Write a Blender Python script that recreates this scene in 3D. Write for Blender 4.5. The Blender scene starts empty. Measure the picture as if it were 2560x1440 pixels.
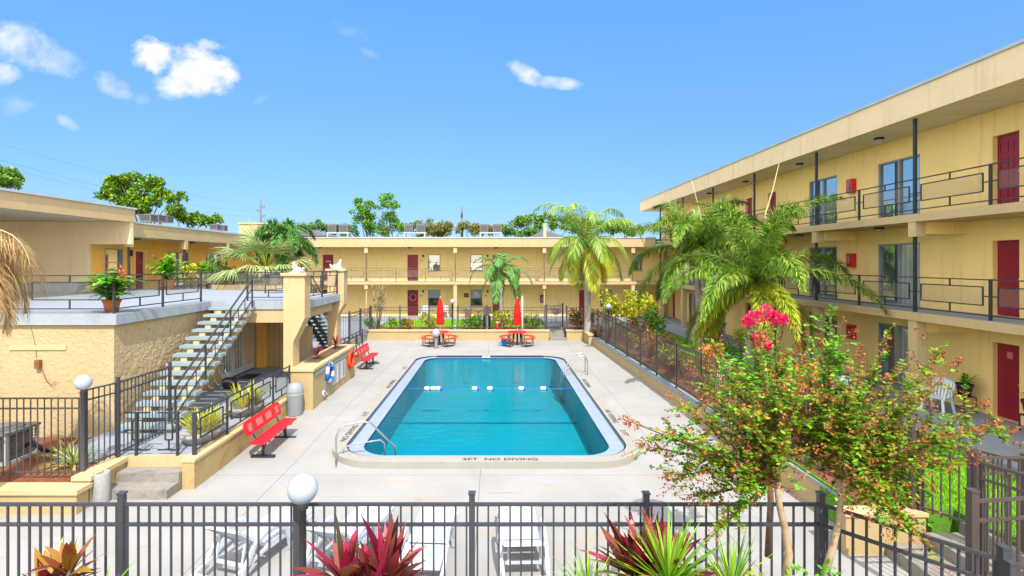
import bpy, bmesh, math, random
from mathutils import Vector, Matrix, noise
R=random.Random(7)
PI=math.pi; rad=math.radians
scene=bpy.context.scene
COL=scene.collection
# photograph geometry: level view, focal length F, vanishing point (CX,CY), eye height EH (photo pixels, metres)
F=1300.0; CX=1236.0; CY=656.0; EH=4.8
def G(px,py,z):                       # point on the level plane z seen at a photo pixel
    Y=F*(EH-z)/(py-CY); return Vector(((px-CX)*Y/F,Y,z))
def D(px,py,Y):                       # point at distance Y seen at a photo pixel
    return Vector(((px-CX)*Y/F,Y,EH-(py-CY)*Y/F))
def V(*a): return Vector(a)
def lin(h):
    h=h.lstrip('#'); o=[]
    for i in (0,2,4):
        c=int(h[i:i+2],16)/255
        o.append(c/12.92 if c<=.04045 else ((c+.055)/1.055)**2.4)
    return tuple(o)+(1,)
# ---------------------------------------------------------------- mesh builder
class MB:
    def __init__(s): s.v=[]; s.f=[]; s.m=[]; s.sm=[]
    def add(s,vs,fs,mi=0,smooth=False):
        n=len(s.v); s.v.extend(tuple(x) for x in vs)
        for f in fs: s.f.append(tuple(i+n for i in f)); s.m.append(mi); s.sm.append(smooth)
    def hexa(s,p,mi=0):               # 8 corners: bottom 4 ccw, top 4 ccw
        s.add(p,[(0,3,2,1),(4,5,6,7),(0,1,5,4),(1,2,6,5),(2,3,7,6),(3,0,4,7)],mi)
    def box(s,x0,x1,y0,y1,z0,z1,mi=0):
        s.hexa([(x0,y0,z0),(x1,y0,z0),(x1,y1,z0),(x0,y1,z0),(x0,y0,z1),(x1,y0,z1),(x1,y1,z1),(x0,y1,z1)],mi)
    def quad(s,a,b,c,d,mi=0): s.add([a,b,c,d],[(0,1,2,3)],mi)
    def bar(s,p,q,w,h=None,up=(0,0,1),mi=0):
        p=Vector(p); q=Vector(q); h=h or w; d=(q-p)
        if d.length<1e-6: return
        d.normalize(); u=Vector(up)
        if abs(d.dot(u))>.99: u=Vector((0,1,0))
        a=d.cross(u).normalized()*w/2; b=a.cross(d).normalized()*h/2
        s.hexa([p-a-b,p+a-b,q+a-b,q-a-b,p-a+b,p+a+b,q+a+b,q-a+b],mi)
    def tube(s,pts,r,n=8,mi=0,cap=True):
        pts=[Vector(p) for p in pts]; k=len(pts)
        rs=r if isinstance(r,(list,tuple)) else [r]*k
        base=len(s.v); prev=None
        for i,p in enumerate(pts):
            d=(pts[min(i+1,k-1)]-pts[max(i-1,0)])
            if d.length<1e-9: d=Vector((0,0,1))
            d.normalize()
            if prev is None:
                u=Vector((0,0,1)) if abs(d.z)<.9 else Vector((1,0,0))
                a=d.cross(u).normalized()
            else:
                a=prev-d*prev.dot(d)
                a=a.normalized() if a.length>1e-6 else d.orthogonal().normalized()
            prev=a; b=d.cross(a)
            for j in range(n):
                t=2*PI*j/n; s.v.append(tuple(p+(a*math.cos(t)+b*math.sin(t))*rs[i]))
        for i in range(k-1):
            for j in range(n):
                j2=(j+1)%n
                s.f.append((base+i*n+j,base+i*n+j2,base+(i+1)*n+j2,base+(i+1)*n+j)); s.m.append(mi); s.sm.append(True)
        if cap:
            s.f.append(tuple(base+j for j in range(n))[::-1]); s.m.append(mi); s.sm.append(False)
            s.f.append(tuple(base+(k-1)*n+j for j in range(n))); s.m.append(mi); s.sm.append(False)
    def lathe(s,prof,c=(0,0,0),n=20,mi=0,smooth=True,sx=1,sy=1):
        base=len(s.v); c=Vector(c)
        for r,z in prof:
            for j in range(n):
                t=2*PI*j/n; s.v.append((c.x+r*math.cos(t)*sx,c.y+r*math.sin(t)*sy,c.z+z))
        for i in range(len(prof)-1):
            for j in range(n):
                j2=(j+1)%n
                s.f.append((base+i*n+j,base+i*n+j2,base+(i+1)*n+j2,base+(i+1)*n+j)); s.m.append(mi); s.sm.append(smooth)
        if prof[0][0]>1e-4: s.f.append(tuple(base+j for j in range(n))[::-1]); s.m.append(mi); s.sm.append(False)
        if prof[-1][0]>1e-4: s.f.append(tuple(base+(len(prof)-1)*n+j for j in range(n))); s.m.append(mi); s.sm.append(False)
    def ball(s,c,r,n=16,mi=0,sz=1):
        k=max(6,n//2); s.lathe([(max(r*math.sin(PI*i/k),1e-5),-r*sz*math.cos(PI*i/k)) for i in range(k+1)],c,n,mi)
    def prism(s,poly,z0,z1,mi=0):     # poly: xy list ccw
        n=len(poly)
        s.add([(x,y,z0) for x,y in poly]+[(x,y,z1) for x,y in poly],
              [tuple(range(n))[::-1],tuple(range(n,2*n))]+[(i,(i+1)%n,n+(i+1)%n,n+i) for i in range(n)],mi)
    def extr(s,poly,off,mi=0):        # planar polygon of 3-d points extruded by a vector
        n=len(poly); off=Vector(off); P=[Vector(p) for p in poly]
        s.add(P+[p+off for p in P],[tuple(range(n))[::-1],tuple(range(n,2*n))]+[(i,(i+1)%n,n+(i+1)%n,n+i) for i in range(n)],mi)
    def leaf(s,p,d,nrm,L,W,mi=0):
        side=d.cross(nrm)
        if side.length<1e-5: side=d.orthogonal()
        side.normalize(); m=p+d*(L*.45)
        s.add([p,m+side*(W/2),p+d*L,m-side*(W/2)],[(0,1,2,3)],mi)
    def blade(s,p,d,nrm,L,W,droop=.3,seg=3,mi=0):   # long tapering leaf bending down
        side=d.cross(nrm)
        if side.length<1e-5: side=d.orthogonal()
        side.normalize(); vs=[]; q=Vector(p); dd=Vector(d)
        for i in range(seg+1):
            t=i/seg; w=W*(.36+1.6*t if t<.4 else max((1-((t-.4)/.6)**1.6),.02))/2
            vs+= [q+side*w,q-side*w]; dd=(dd-Vector((0,0,droop/seg))).normalized(); q=q+dd*(L/seg)
        s.add(vs,[(2*i,2*i+1,2*i+3,2*i+2) for i in range(seg)],mi,True)
    def build(s,name,mat,parent=None,origin=None):
        if not s.v: return None
        if parent is not None: off=wloc(parent)
        elif origin is not None: off=Vector(origin)
        else:
            xs=[v[0] for v in s.v]; ys=[v[1] for v in s.v]; zs=[v[2] for v in s.v]
            off=Vector(((min(xs)+max(xs))/2,(min(ys)+max(ys))/2,min(zs)))
        me=bpy.data.meshes.new(name)
        me.from_pydata([(v[0]-off.x,v[1]-off.y,v[2]-off.z) for v in s.v],[],s.f)
        ms=mat if isinstance(mat,(list,tuple)) else [mat]
        for x in ms: me.materials.append(x)
        me.polygons.foreach_set('material_index',s.m)
        me.polygons.foreach_set('use_smooth',s.sm)
        me.update()
        o=bpy.data.objects.new(name,me); COL.objects.link(o)
        if parent is not None: o.parent=parent
        else: o.location=off
        return o
def wloc(o):
    l=Vector(o.location)
    while o.parent: o=o.parent; l+=Vector(o.location)
    return l
def tag(o,label=None,cat=None,group=None,kind=None):
    if label: o['label']=label
    if cat: o['category']=cat
    if group: o['group']=group
    if kind: o['kind']=kind
    return o
def thing(name,label,cat,loc=(0,0,0),rz=0,group=None):
    o=bpy.data.objects.new(name,None); COL.objects.link(o); o.empty_display_size=.2
    o.location=loc; o.rotation_euler=(0,0,rz); return tag(o,label,cat,group)
def copy_tree(o,parent=None):
    c=o.copy(); COL.objects.link(c)
    if parent is not None: c.parent=parent
    for ch in list(o.children): copy_tree(ch,c)
    return c
def struct(mb,name,mat): return tag(mb.build(name,mat),kind='structure')
# ---------------------------------------------------------------- materials
class NT:
    def __init__(s,m):
        s.t=m.node_tree; s.n=s.t.nodes; s.l=s.t.links
    def new(s,ty,**kw):
        x=s.n.new(ty)
        for k,v in kw.items():
            if k.startswith('i_'): x.inputs[k[2:].replace('_',' ')].default_value=v
            else: setattr(x,k,v)
        return x
    def link(s,a,b): s.l.new(a,b)
def mk(name):
    m=bpy.data.materials.new(name); m.use_nodes=True; m.node_tree.nodes.clear()
    t=NT(m); t.out=t.new('ShaderNodeOutputMaterial'); return m,t
def ramp(t,stops,fac,interp='LINEAR'):
    r=t.new('ShaderNodeValToRGB'); r.color_ramp.interpolation=interp
    e=r.color_ramp.elements
    while len(e)<len(stops): e.new(.5)
    for i,(p,c) in enumerate(stops): e[i].position=p; e[i].color=c
    t.link(fac,r.inputs['Fac']); return r.outputs['Color']
def mixc(t,a,b,fac,mode='MIX'):
    x=t.new('ShaderNodeMix',data_type='RGBA',blend_type=mode)
    for sock,val in ((x.inputs[0],fac),(x.inputs[6],a),(x.inputs[7],b)):
        if hasattr(val,'is_output'): t.link(val,sock)
        else: sock.default_value=val
    return x.outputs[2]
def pmat(name,col,rough=.6,var=.12,scale=3.0,bump=0.0,bscale=40,metal=0,spec=.3,stain=None,streak=0,dist=.01):
    """painted / plain surface: base colour with two scales of soft unevenness, optional stucco bump, stains and vertical streaks"""
    m,t=mk(name); p=t.new('ShaderNodeBsdfPrincipled')
    p.inputs['Roughness'].default_value=rough; p.inputs['Metallic'].default_value=metal; p.inputs['Specular IOR Level'].default_value=spec
    t.link(p.outputs[0],t.out.inputs[0])
    c=lin(col) if isinstance(col,str) else tuple(col)[:3]+(1,)
    g=t.new('ShaderNodeNewGeometry')
    out=None
    if var:
        n=t.new('ShaderNodeTexNoise'); n.inputs['Scale'].default_value=scale; n.inputs['Detail'].default_value=6; n.inputs['Roughness'].default_value=.65
        t.link(g.outputs['Position'],n.inputs['Vector'])
        out=ramp(t,[(.25,tuple(x*(1-var) for x in c[:3])+(1,)),(.75,tuple(min(x*(1+var*.6),1) for x in c[:3])+(1,))],n.outputs['Fac'])
    if stain:
        n2=t.new('ShaderNodeTexNoise'); n2.inputs['Scale'].default_value=stain[1]; n2.inputs['Detail'].default_value=8; n2.inputs['Distortion'].default_value=1.2
        t.link(g.outputs['Position'],n2.inputs['Vector'])
        f=ramp(t,[(stain[2],(0,0,0,1)),(min(stain[2]+.16,1),(1,1,1,1))],n2.outputs['Fac'])
        k=t.new('ShaderNodeMath',operation='MULTIPLY'); k.inputs[1].default_value=stain[3]; t.link(f,k.inputs[0])
        out=mixc(t,out if out else c,lin(stain[0]),k.outputs[0])
    if streak:
        mp=t.new('ShaderNodeMapping'); mp.inputs['Scale'].default_value=(5,5,.35); t.link(g.outputs['Position'],mp.inputs[0])
        n3=t.new('ShaderNodeTexNoise'); n3.inputs['Scale'].default_value=1; n3.inputs['Detail'].default_value=4; t.link(mp.outputs[0],n3.inputs['Vector'])
        f=ramp(t,[(.56,(0,0,0,1)),(.78,(1,1,1,1))],n3.outputs['Fac'])
        k=t.new('ShaderNodeMath',operation='MULTIPLY'); k.inputs[1].default_value=streak; t.link(f,k.inputs[0])
        out=mixc(t,out if out else c,(.12,.12,.10,1),k.outputs[0])
    if out is not None: t.link(out,p.inputs['Base Color'])
    else: p.inputs['Base Color'].default_value=c
    if bump:
        n=t.new('ShaderNodeTexNoise'); n.inputs['Scale'].default_value=bscale; n.inputs['Detail'].default_value=3; n.inputs['Distortion'].default_value=.8
        t.link(g.outputs['Position'],n.inputs['Vector'])
        b=t.new('ShaderNodeBump'); b.inputs['Strength'].default_value=bump; b.inputs['Distance'].default_value=dist
        t.link(n.outputs['Fac'],b.inputs['Height']); t.link(b.outputs[0],p.inputs['Normal'])
    return m
def leafmat(name,cols,trans=.35,rough=.45,spec=.35):
    """foliage: every leaf takes its own tint; light passes through"""
    m,t=mk(name); g=t.new('ShaderNodeNewGeometry')
    k=len(cols); c=ramp(t,[(i/max(k-1,1),lin(x)) for i,x in enumerate(cols)],g.outputs['Random Per Island'])
    p=t.new('ShaderNodeBsdfPrincipled'); p.inputs['Roughness'].default_value=rough; p.inputs['Specular IOR Level'].default_value=spec
    tr=t.new('ShaderNodeBsdfTranslucent'); mx=t.new('ShaderNodeMixShader'); mx.inputs[0].default_value=trans*.7
    t.link(c,p.inputs['Base Color']); t.link(c,tr.inputs['Color'])
    t.link(p.outputs[0],mx.inputs[1]); t.link(tr.outputs[0],mx.inputs[2]); t.link(mx.outputs[0],t.out.inputs[0]); return m
M={}
M['yellow']=pmat('yellow_stucco',(.93,.67,.265),.8,.08,.9,.35,38,streak=.22)
M['yellowdeep']=pmat('deep_yellow_stucco',(.86,.47,.09),.8,.06,1.2,.3,38)
M['cream']=pmat('cream_paint',(.52,.375,.20),.75,.08,1.5,.25,30,streak=.18)
M['creamrough']=pmat('cream_rough_stucco',(.455,.345,.19),.8,.09,1.0,.8,9,streak=.08,dist=.035)
M['planter']=pmat('cream_planter_paint',(.43,.32,.16),.75,.09,2,.25,22,stain=('#b08a4e',1.1,.60,.35),streak=.12)
M['curb']=pmat('weathered_cream_curb',(.42,.31,.145),.8,.16,2.4,.3,22,stain=('#8a6a35',1.4,.52,.55))
M['tan']=pmat('tan_fascia_paint',(.78,.60,.38),.75,.07,1.0,.2,18,streak=.22)
M['soffit']=None
M['deck']=None
M['walk']=pmat('blue_grey_painted_concrete',(.26,.29,.335),.7,.12,2.5,.15,30,stain=('#7d8694',.9,.58,.4))
M['slabedge']=pmat('pale_slab_edge',(.32,.355,.40),.7,.15,3,.15,25,streak=.45)
M['stepc']=pmat('grey_concrete_steps',(.26,.24,.215),.85,.22,5,.3,40,stain=('#57524a',2.5,.55,.5))
M['tread']=pmat('pale_blue_tread',(.25,.32,.355),.6,.06,4)
M['fence']=pmat('dark_slate_metal',(.050,.053,.066),.38,.12,6,spec=.5)
M['fencebrown']=pmat('dark_bronze_metal',(.075,.058,.055),.4,.12,6,spec=.5)
M['rail']=pmat('charcoal_rail_paint',(.030,.034,.042),.45,.1,6,spec=.45)
M['bronzerail']=pmat('brown_rail_paint',(.16,.11,.075),.5,.1,6)
M['reddoor']=pmat('crimson_door_paint',(.25,.010,.028),.4,.12,2,spec=.45)
M['red']=pmat('bright_red_coating',(.62,.008,.02),.4,.08,5,spec=.5)
M['redcloth']=pmat('red_canvas',(.72,.012,.008),.8,.1,8)
M['pink']=pmat('pink_coating',(.62,.16,.15),.5,.15,14)
M['white']=pmat('white_paint',(.55,.55,.54),.5,.04,4)
M['plastic']=pmat('white_plastic',(.50,.54,.60),.35,.05,5,spec=.5)
M['statue']=pmat('white_painted_stone',(.50,.51,.53),.6,.15,12,.3,20)
M['tile']=pmat('navy_tile',(.012,.03,.14),.15,.2,20,spec=.6)
M['lip']=pmat('pale_pool_lip',(.26,.31,.38),.5,.08,3)
M['chrome']=pmat('brushed_steel',(.55,.56,.56),.28,.08,10,metal=.9)
M['darktile']=pmat('gutter_slot',(.05,.06,.09),.4,.2,10)
M['ink']=pmat('black_stencil_paint',(.035,.035,.04),.7,.25,18)
M['terracotta']=pmat('terracotta',(.55,.16,.04),.7,.2,9,.2,30)
M['mulch']=pmat('red_mulch',(.33,.115,.06),.95,.5,28,1,60,stain=('#4a2416',9,.5,.6),dist=.04)
M['soil']=pmat('brown_soil',(.16,.10,.06),.95,.4,14,1,40,dist=.03)
M['turf']=pmat('lawn_ground',(.10,.26,.02),.95,.35,9,.8,60)
M['ground']=pmat('far_ground',(.14,.17,.08),.95,.4,.3)
M['trunk']=pmat('grey_palm_trunk',(.34,.31,.27),.9,.25,7,.6,20,streak=.25)
M['bark']=pmat('smooth_tan_bark',(.40,.29,.19),.8,.3,9,.4,30,stain=('#8f7a5c',6,.5,.6))
M['darkbark']=pmat('dark_bark',(.13,.10,.075),.9,.3,8,.5,20)
M['ac']=pmat('grey_ac_cabinet',(.15,.15,.155),.5,.12,5)
M['acdark']=pmat('dark_ac_grille',(.06,.06,.065),.6,.15,20)
M['roofcap']=pmat('grey_roof_edge_metal',(.42,.47,.53),.45,.15,1.5)
M['roofing']=pmat('roof_gravel',(.42,.42,.40),.9,.2,6)
M['gray']=pmat('grey_plastic',(.26,.285,.31),.5,.06,4)
M['conc']=pmat('speckled_concrete',(.33,.33,.32),.85,.25,18,.4,50)
M['black']=pmat('black_rubber',(.02,.02,.022),.6,.1,8)
M['woodpanel']=None
M['brass']=pmat('brass',(.65,.45,.15),.3,.05,9,metal=1)
M['brownbox']=pmat('brown_wood',(.20,.09,.045),.6,.2,8)
M['blueplastic']=pmat('blue_plastic',(.02,.14,.55),.4,.05,4)
M['cap']=pmat('post_capital_cream',(.53,.40,.22),.75,.06,2)
M['lightmetal']=pmat('pale_stand_metal',(.36,.39,.42),.5,.1,4)
M['pole']=pmat('weathered_utility_pole',(.13,.16,.18),.8,.2,4)
M['wire']=pmat('power_wire',(.22,.25,.28),.7,0)
M['wicker']=pmat('dark_wicker',(.055,.04,.05),.7,.3,30,.5,80)
M['bluechair']=pmat('pale_chair_plastic',(.62,.70,.80),.4,.05,4)
M['flower']=leafmat('pink_petals',['#b80440','#f0206c','#d80c54','#ff4888','#98002c'],.3)
M['purple']=leafmat('purple_leaves',['#3c1844','#6a2c78','#4a2050'],.2)
def wavy(name,c1,c2,scale,axis='X',rough=.7,width=.94):
    m,t=mk(name); g=t.new('ShaderNodeNewGeometry'); sp=t.new('ShaderNodeSeparateXYZ'); t.link(g.outputs['Position'],sp.inputs[0])
    mu=t.new('ShaderNodeMath',operation='MULTIPLY'); mu.inputs[1].default_value=scale; t.link(sp.outputs[axis],mu.inputs[0])
    fr=t.new('ShaderNodeMath',operation='FRACT'); t.link(mu.outputs[0],fr.inputs[0])
    n=t.new('ShaderNodeTexNoise'); n.inputs['Scale'].default_value=2.2; n.inputs['Detail'].default_value=5; t.link(g.outputs['Position'],n.inputs['Vector'])
    base=ramp(t,[(.3,tuple(x*.88 for x in c1)+(1,)),(.7,tuple(c1)+(1,))],n.outputs['Fac'])
    f=t.new('ShaderNodeMath',operation='GREATER_THAN'); f.inputs[1].default_value=width; t.link(fr.outputs[0],f.inputs[0])
    c=mixc(t,base,tuple(c2)+(1,),f.outputs[0])
    p=t.new('ShaderNodeBsdfPrincipled'); p.inputs['Roughness'].default_value=rough; t.link(c,p.inputs['Base Color']); t.link(p.outputs[0],t.out.inputs[0]); return m
M['soffit']=wavy('soffit_boards',(.78,.64,.48),(.62,.50,.38),.82,'Y',.7,.95)
M['woodpanel']=wavy('tan_board_panel',(.52,.34,.15),(.30,.18,.07),4.5,'X',.7,.9)
M['wallpanel']=wavy('tan_siding',(.60,.44,.24),(.42,.30,.16),4.5,'X',.7,.92)
def deckmat():
    m,t=mk('pool_deck_concrete'); g=t.new('ShaderNodeNewGeometry')
    def nz(s,d,dist=0,scl=None):
        n=t.new('ShaderNodeTexNoise'); n.inputs['Scale'].default_value=s; n.inputs['Detail'].default_value=d; n.inputs['Distortion'].default_value=dist; n.inputs['Roughness'].default_value=.6
        v=g.outputs['Position']
        if scl:
            mp=t.new('ShaderNodeMapping'); mp.inputs['Scale'].default_value=scl; t.link(v,mp.inputs[0]); v=mp.outputs[0]
        t.link(v,n.inputs['Vector']); return n.outputs['Fac']
    c=ramp(t,[(.3,(.285,.278,.270,1)),(.62,(.328,.321,.314,1))],nz(.7,6))
    def blend(c,fac,lo,hi,col,k):
        f=ramp(t,[(lo,(0,0,0,1)),(hi,(1,1,1,1))],fac); mu=t.new('ShaderNodeMath',operation='MULTIPLY'); mu.inputs[1].default_value=k; t.link(f,mu.inputs[0])
        return mixc(t,c,lin(col),mu.outputs[0])
    c=blend(c,nz(.55,7,1.5,(1,2.2,1)),.56,.72,'#a8926e',.55)
    c=blend(c,nz(1.6,8,2.5,(.6,1.8,1)),.60,.75,'#7c776f',.5)
    c=blend(c,nz(14,3),.68,.75,'#77706a',.35)
    # expansion joints every few metres
    sp=t.new('ShaderNodeSeparateXYZ'); t.link(g.outputs['Position'],sp.inputs[0])
    for ax,step,off in (('X',4.6,.33),('Y',4.4,1.1)):
        a=t.new('ShaderNodeMath',operation='ADD'); a.inputs[1].default_value=off; t.link(sp.outputs[ax],a.inputs[0])
        q=t.new('ShaderNodeMath',operation='PINGPONG'); q.inputs[1].default_value=step/2; t.link(a.outputs[0],q.inputs[0])
        lt=t.new('ShaderNodeMath',operation='LESS_THAN'); lt.inputs[1].default_value=.010; t.link(q.outputs[0],lt.inputs[0])
        mu=t.new('ShaderNodeMath',operation='MULTIPLY'); mu.inputs[1].default_value=.65; t.link(lt.outputs[0],mu.inputs[0])
        c=mixc(t,c,lin('#6a6560'),mu.outputs[0])
    p=t.new('ShaderNodeBsdfPrincipled'); p.inputs['Roughness'].default_value=.8; p.inputs['Specular IOR Level'].default_value=.2
    b=t.new('ShaderNodeBump'); b.inputs['Strength'].default_value=.15; b.inputs['Distance'].default_value=.01; t.link(nz(30,3),b.inputs['Height']); t.link(b.outputs[0],p.inputs['Normal'])
    t.link(c,p.inputs['Base Color']); t.link(p.outputs[0],t.out.inputs[0]); return m
M['deck']=deckmat()
def glassmat(name,col,refl,rough=.03,curtain=None):
    m,t=mk(name); d=t.new('ShaderNodeBsdfDiffuse'); gl=t.new('ShaderNodeBsdfGlossy'); gl.inputs['Roughness'].default_value=rough; gl.inputs['Color'].default_value=(.9,.95,1,1)
    g=t.new('ShaderNodeNewGeometry')
    if curtain:
        sp=t.new('ShaderNodeSeparateXYZ'); t.link(g.outputs['Position'],sp.inputs[0])
        ad=t.new('ShaderNodeMath',operation='ADD'); t.link(sp.outputs['X'],ad.inputs[0]); t.link(sp.outputs['Y'],ad.inputs[1])
        mu=t.new('ShaderNodeMath',operation='MULTIPLY'); mu.inputs[1].default_value=30; t.link(ad.outputs[0],mu.inputs[0])
        sn=t.new('ShaderNodeMath',operation='SINE'); t.link(mu.outputs[0],sn.inputs[0])
        t.link(ramp(t,[(0,tuple(x*.75 for x in curtain)+(1,)),(1,tuple(curtain)+(1,))],sn.outputs[0]),d.inputs['Color'])
    else: d.inputs['Color'].default_value=tuple(col)+(1,)
    fr=t.new('ShaderNodeFresnel'); fr.inputs['IOR'].default_value=1.5
    a=t.new('ShaderNodeMath',operation='ADD'); a.use_clamp=True; a.inputs[1].default_value=refl; t.link(fr.outputs[0],a.inputs[0])
    n=t.new('ShaderNodeTexNoise'); n.inputs['Scale'].default_value=1.5; t.link(g.outputs['Position'],n.inputs['Vector'])
    b=t.new('ShaderNodeBump'); b.inputs['Strength'].default_value=.04; t.link(n.outputs['Fac'],b.inputs['Height']); t.link(b.outputs[0],gl.inputs['Normal'])
    mx=t.new('ShaderNodeMixShader'); t.link(a.outputs[0],mx.inputs[0]); t.link(d.outputs[0],mx.inputs[1]); t.link(gl.outputs[0],mx.inputs[2]); t.link(mx.outputs[0],t.out.inputs[0]); return m
M['glass']=glassmat('tinted_window_glass',(.06,.10,.14),.48)
M['glassdark']=glassmat('dark_window_glass',(.03,.04,.045),.18)
M['curtain']=glassmat('glass_over_pale_curtain',(.4,.42,.45),.12,curtain=(.42,.45,.50))
M['blind']=glassmat('glass_over_white_blind',(.5,.55,.62),.12)
def screenmat(name,col,alpha):
    m,t=mk(name); d=t.new('ShaderNodeBsdfDiffuse'); d.inputs['Color'].default_value=tuple(col)+(1,); tr=t.new('ShaderNodeBsdfTransparent')
    g=t.new('ShaderNodeNewGeometry'); n=t.new('ShaderNodeTexVoronoi'); n.inputs['Scale'].default_value=110; t.link(g.outputs['Position'],n.inputs['Vector'])
    r=ramp(t,[(.25,(alpha+.2,)*3+(1,)),(.6,(alpha-.15,)*3+(1,))],n.outputs['Distance'])
    mx=t.new('ShaderNodeMixShader'); t.link(r,mx.inputs[0]); t.link(tr.outputs[0],mx.inputs[1]); t.link(d.outputs[0],mx.inputs[2]); t.link(mx.outputs[0],t.out.inputs[0]); return m
M['mesh']=screenmat('expanded_metal_mesh',(.24,.22,.19),.19)
M['globe']=pmat('white_globe_glass',(.36,.42,.52),.18,.02,3,spec=.6)
def watermat():
    m,t=mk('pool_water'); g=t.new('ShaderNodeNewGeometry')
    n=t.new('ShaderNodeTexNoise'); n.inputs['Scale'].default_value=2.6; n.inputs['Detail'].default_value=4
    mp=t.new('ShaderNodeMapping'); mp.inputs['Scale'].default_value=(1,1.6,1); t.link(g.outputs['Position'],mp.inputs[0]); t.link(mp.outputs[0],n.inputs['Vector'])
    b=t.new('ShaderNodeBump'); b.inputs['Strength'].default_value=.28; b.inputs['Distance'].default_value=.05; t.link(n.outputs['Fac'],b.inputs['Height'])
    gl=t.new('ShaderNodeBsdfGlossy'); gl.inputs['Roughness'].default_value=.03; t.link(b.outputs[0],gl.inputs['Normal'])
    tr=t.new('ShaderNodeBsdfTransparent'); tr.inputs['Color'].default_value=(.15,.93,.97,1)
    fr=t.new('ShaderNodeFresnel'); fr.inputs['IOR'].default_value=1.33; t.link(b.outputs[0],fr.inputs['Normal'])
    mu=t.new('ShaderNodeMath',operation='MULTIPLY'); mu.inputs[1].default_value=.55; t.link(fr.outputs[0],mu.inputs[0])
    mx=t.new('ShaderNodeMixShader'); t.link(mu.outputs[0],mx.inputs[0]); t.link(tr.outputs[0],mx.inputs[1]); t.link(gl.outputs[0],mx.inputs[2]); t.link(mx.outputs[0],t.out.inputs[0]); return m
M['water']=watermat()
M['basin']=pmat('aqua_pool_plaster',(.001,.235,.30),.8,.10,.8,stain=('#22a8c0',1.3,.60,.25))
# foliage
M['lpalm']=leafmat('palm_green',['#34601a','#5f8c26','#8cae36','#4a7822','#b0c250','#78983a'],.35)
M['lpalmy']=leafmat('palm_yellow_green',['#7a9a1e','#a8b82a','#c4c23c','#5f8a22','#d0b838'],.35)
M['lpalmd']=leafmat('palm_dark_green',['#2c5a24','#3f7a2e','#5a8f3a','#6a9c52'],.3)
M['lsilver']=leafmat('silvery_fan_palm',['#6f8f52','#9db67a','#b9c98c','#86a05a','#c8bf7a'],.3)
M['ldry']=leafmat('dry_palm_thatch',['#a5814f','#c9a877','#8d6a42','#d8bd92','#b29a5a'],.3,.8,.1)
M['lyellowfrond']=leafmat('yellowed_frond',['#d8a010','#e8b820','#c08a18','#f0c840'],.35)
M['ltree']=leafmat('oak_leaves',['#24480c','#3f7414','#6a941c','#8cac24','#305c10','#a0b02c'],.3)
M['ltreed']=leafmat('dark_tree_leaves',['#34601e','#4c7c26','#6c942c','#88a040'],.3)
M['lpine']=leafmat('pine_needles',['#2a5c10','#4c8c16','#74ac20','#3c5c20'],.3)
M['lbrown']=leafmat('thinning_leaves',['#6a6a30','#8a7a44','#55702c','#9a8a50'],.3)
M['lshrub']=leafmat('shrub_leaves',['#2e6a10','#4f8f18','#7fae22','#3c7a14','#a4bc2c'],.35)
M['lhedge']=leafmat('hedge_leaves',['#2c6410','#478a16','#63a51e','#9a6a20','#38741a'],.3)
M['lyellow']=leafmat('yellow_shrub_leaves',['#8aa818','#c4c020','#e0cc30','#6c9418','#b8a020'],.35)
M['lcroton']=leafmat('croton_leaves',['#7a2a18','#b06a28','#4a6a1c','#c88a38','#5a2018','#8a9a28'],.3)
M['lorange']=leafmat('orange_shrub_leaves',['#b05a28','#d88a40','#6f8a24','#c46a38','#e0a050','#8a9a2c'],.35)
M['lmyrtle']=leafmat('myrtle_leaves',['#24500e','#3f7414','#74921e','#a8a028','#305e12','#b8682a','#6c8c1c','#8a9020','#c08a2c','#4a7c16','#1e440c','#9c9824','#5c8418'],.4)
M['lmyrtleg']=leafmat('myrtle_green_leaves',['#3f8a14','#66b020','#8cc030','#2f7a10'],.4)
M['lseed']=leafmat('myrtle_seed_heads',['#8a4a28','#a8643c','#b87850','#6a3820','#a05a34'],.2,.8,.1)
M['lcord']=leafmat('red_cordyline',['#5a0f26','#a01540','#c42c5c','#3f101c','#8a4430','#70281e','#b04058','#7a6a26','#360f18','#901438'],.35,.35,.5)
M['lcordb']=leafmat('bronze_cordyline',['#6a2c10','#98541e','#4e1a12','#a88426','#862c30','#601428'],.35,.35,.5)
M['lspike']=leafmat('lime_yucca',['#4f8a14','#7cb41e','#a4cc30','#3f7414','#c0d050'],.35,.35,.5)
M['lginger']=leafmat('ginger_leaves',['#3a8a14','#64b41e','#92cc34','#2c7412'],.4,.35,.5)
M['lgrass']=leafmat('grass_blades',['#5a9c0c','#84c41c','#a8dc2c','#62ac10','#c4dc3c'],.35)
M['lvarieg']=leafmat('variegated_blades',['#a8b850','#d8d88a','#7a9a34','#c4c870'],.35)
M['bloom']=leafmat('orange_bloom',['#e05a28','#f08a50','#c8401c'],.3)
M['redtwig']=pmat('red_brown_twig',(.17,.075,.035),.8,.25,10)
M['creamside']=pmat('cream_hand_trowelled_stucco',(.455,.345,.19),.8,.09,1.0,1.0,6,streak=.06,dist=.07)
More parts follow.
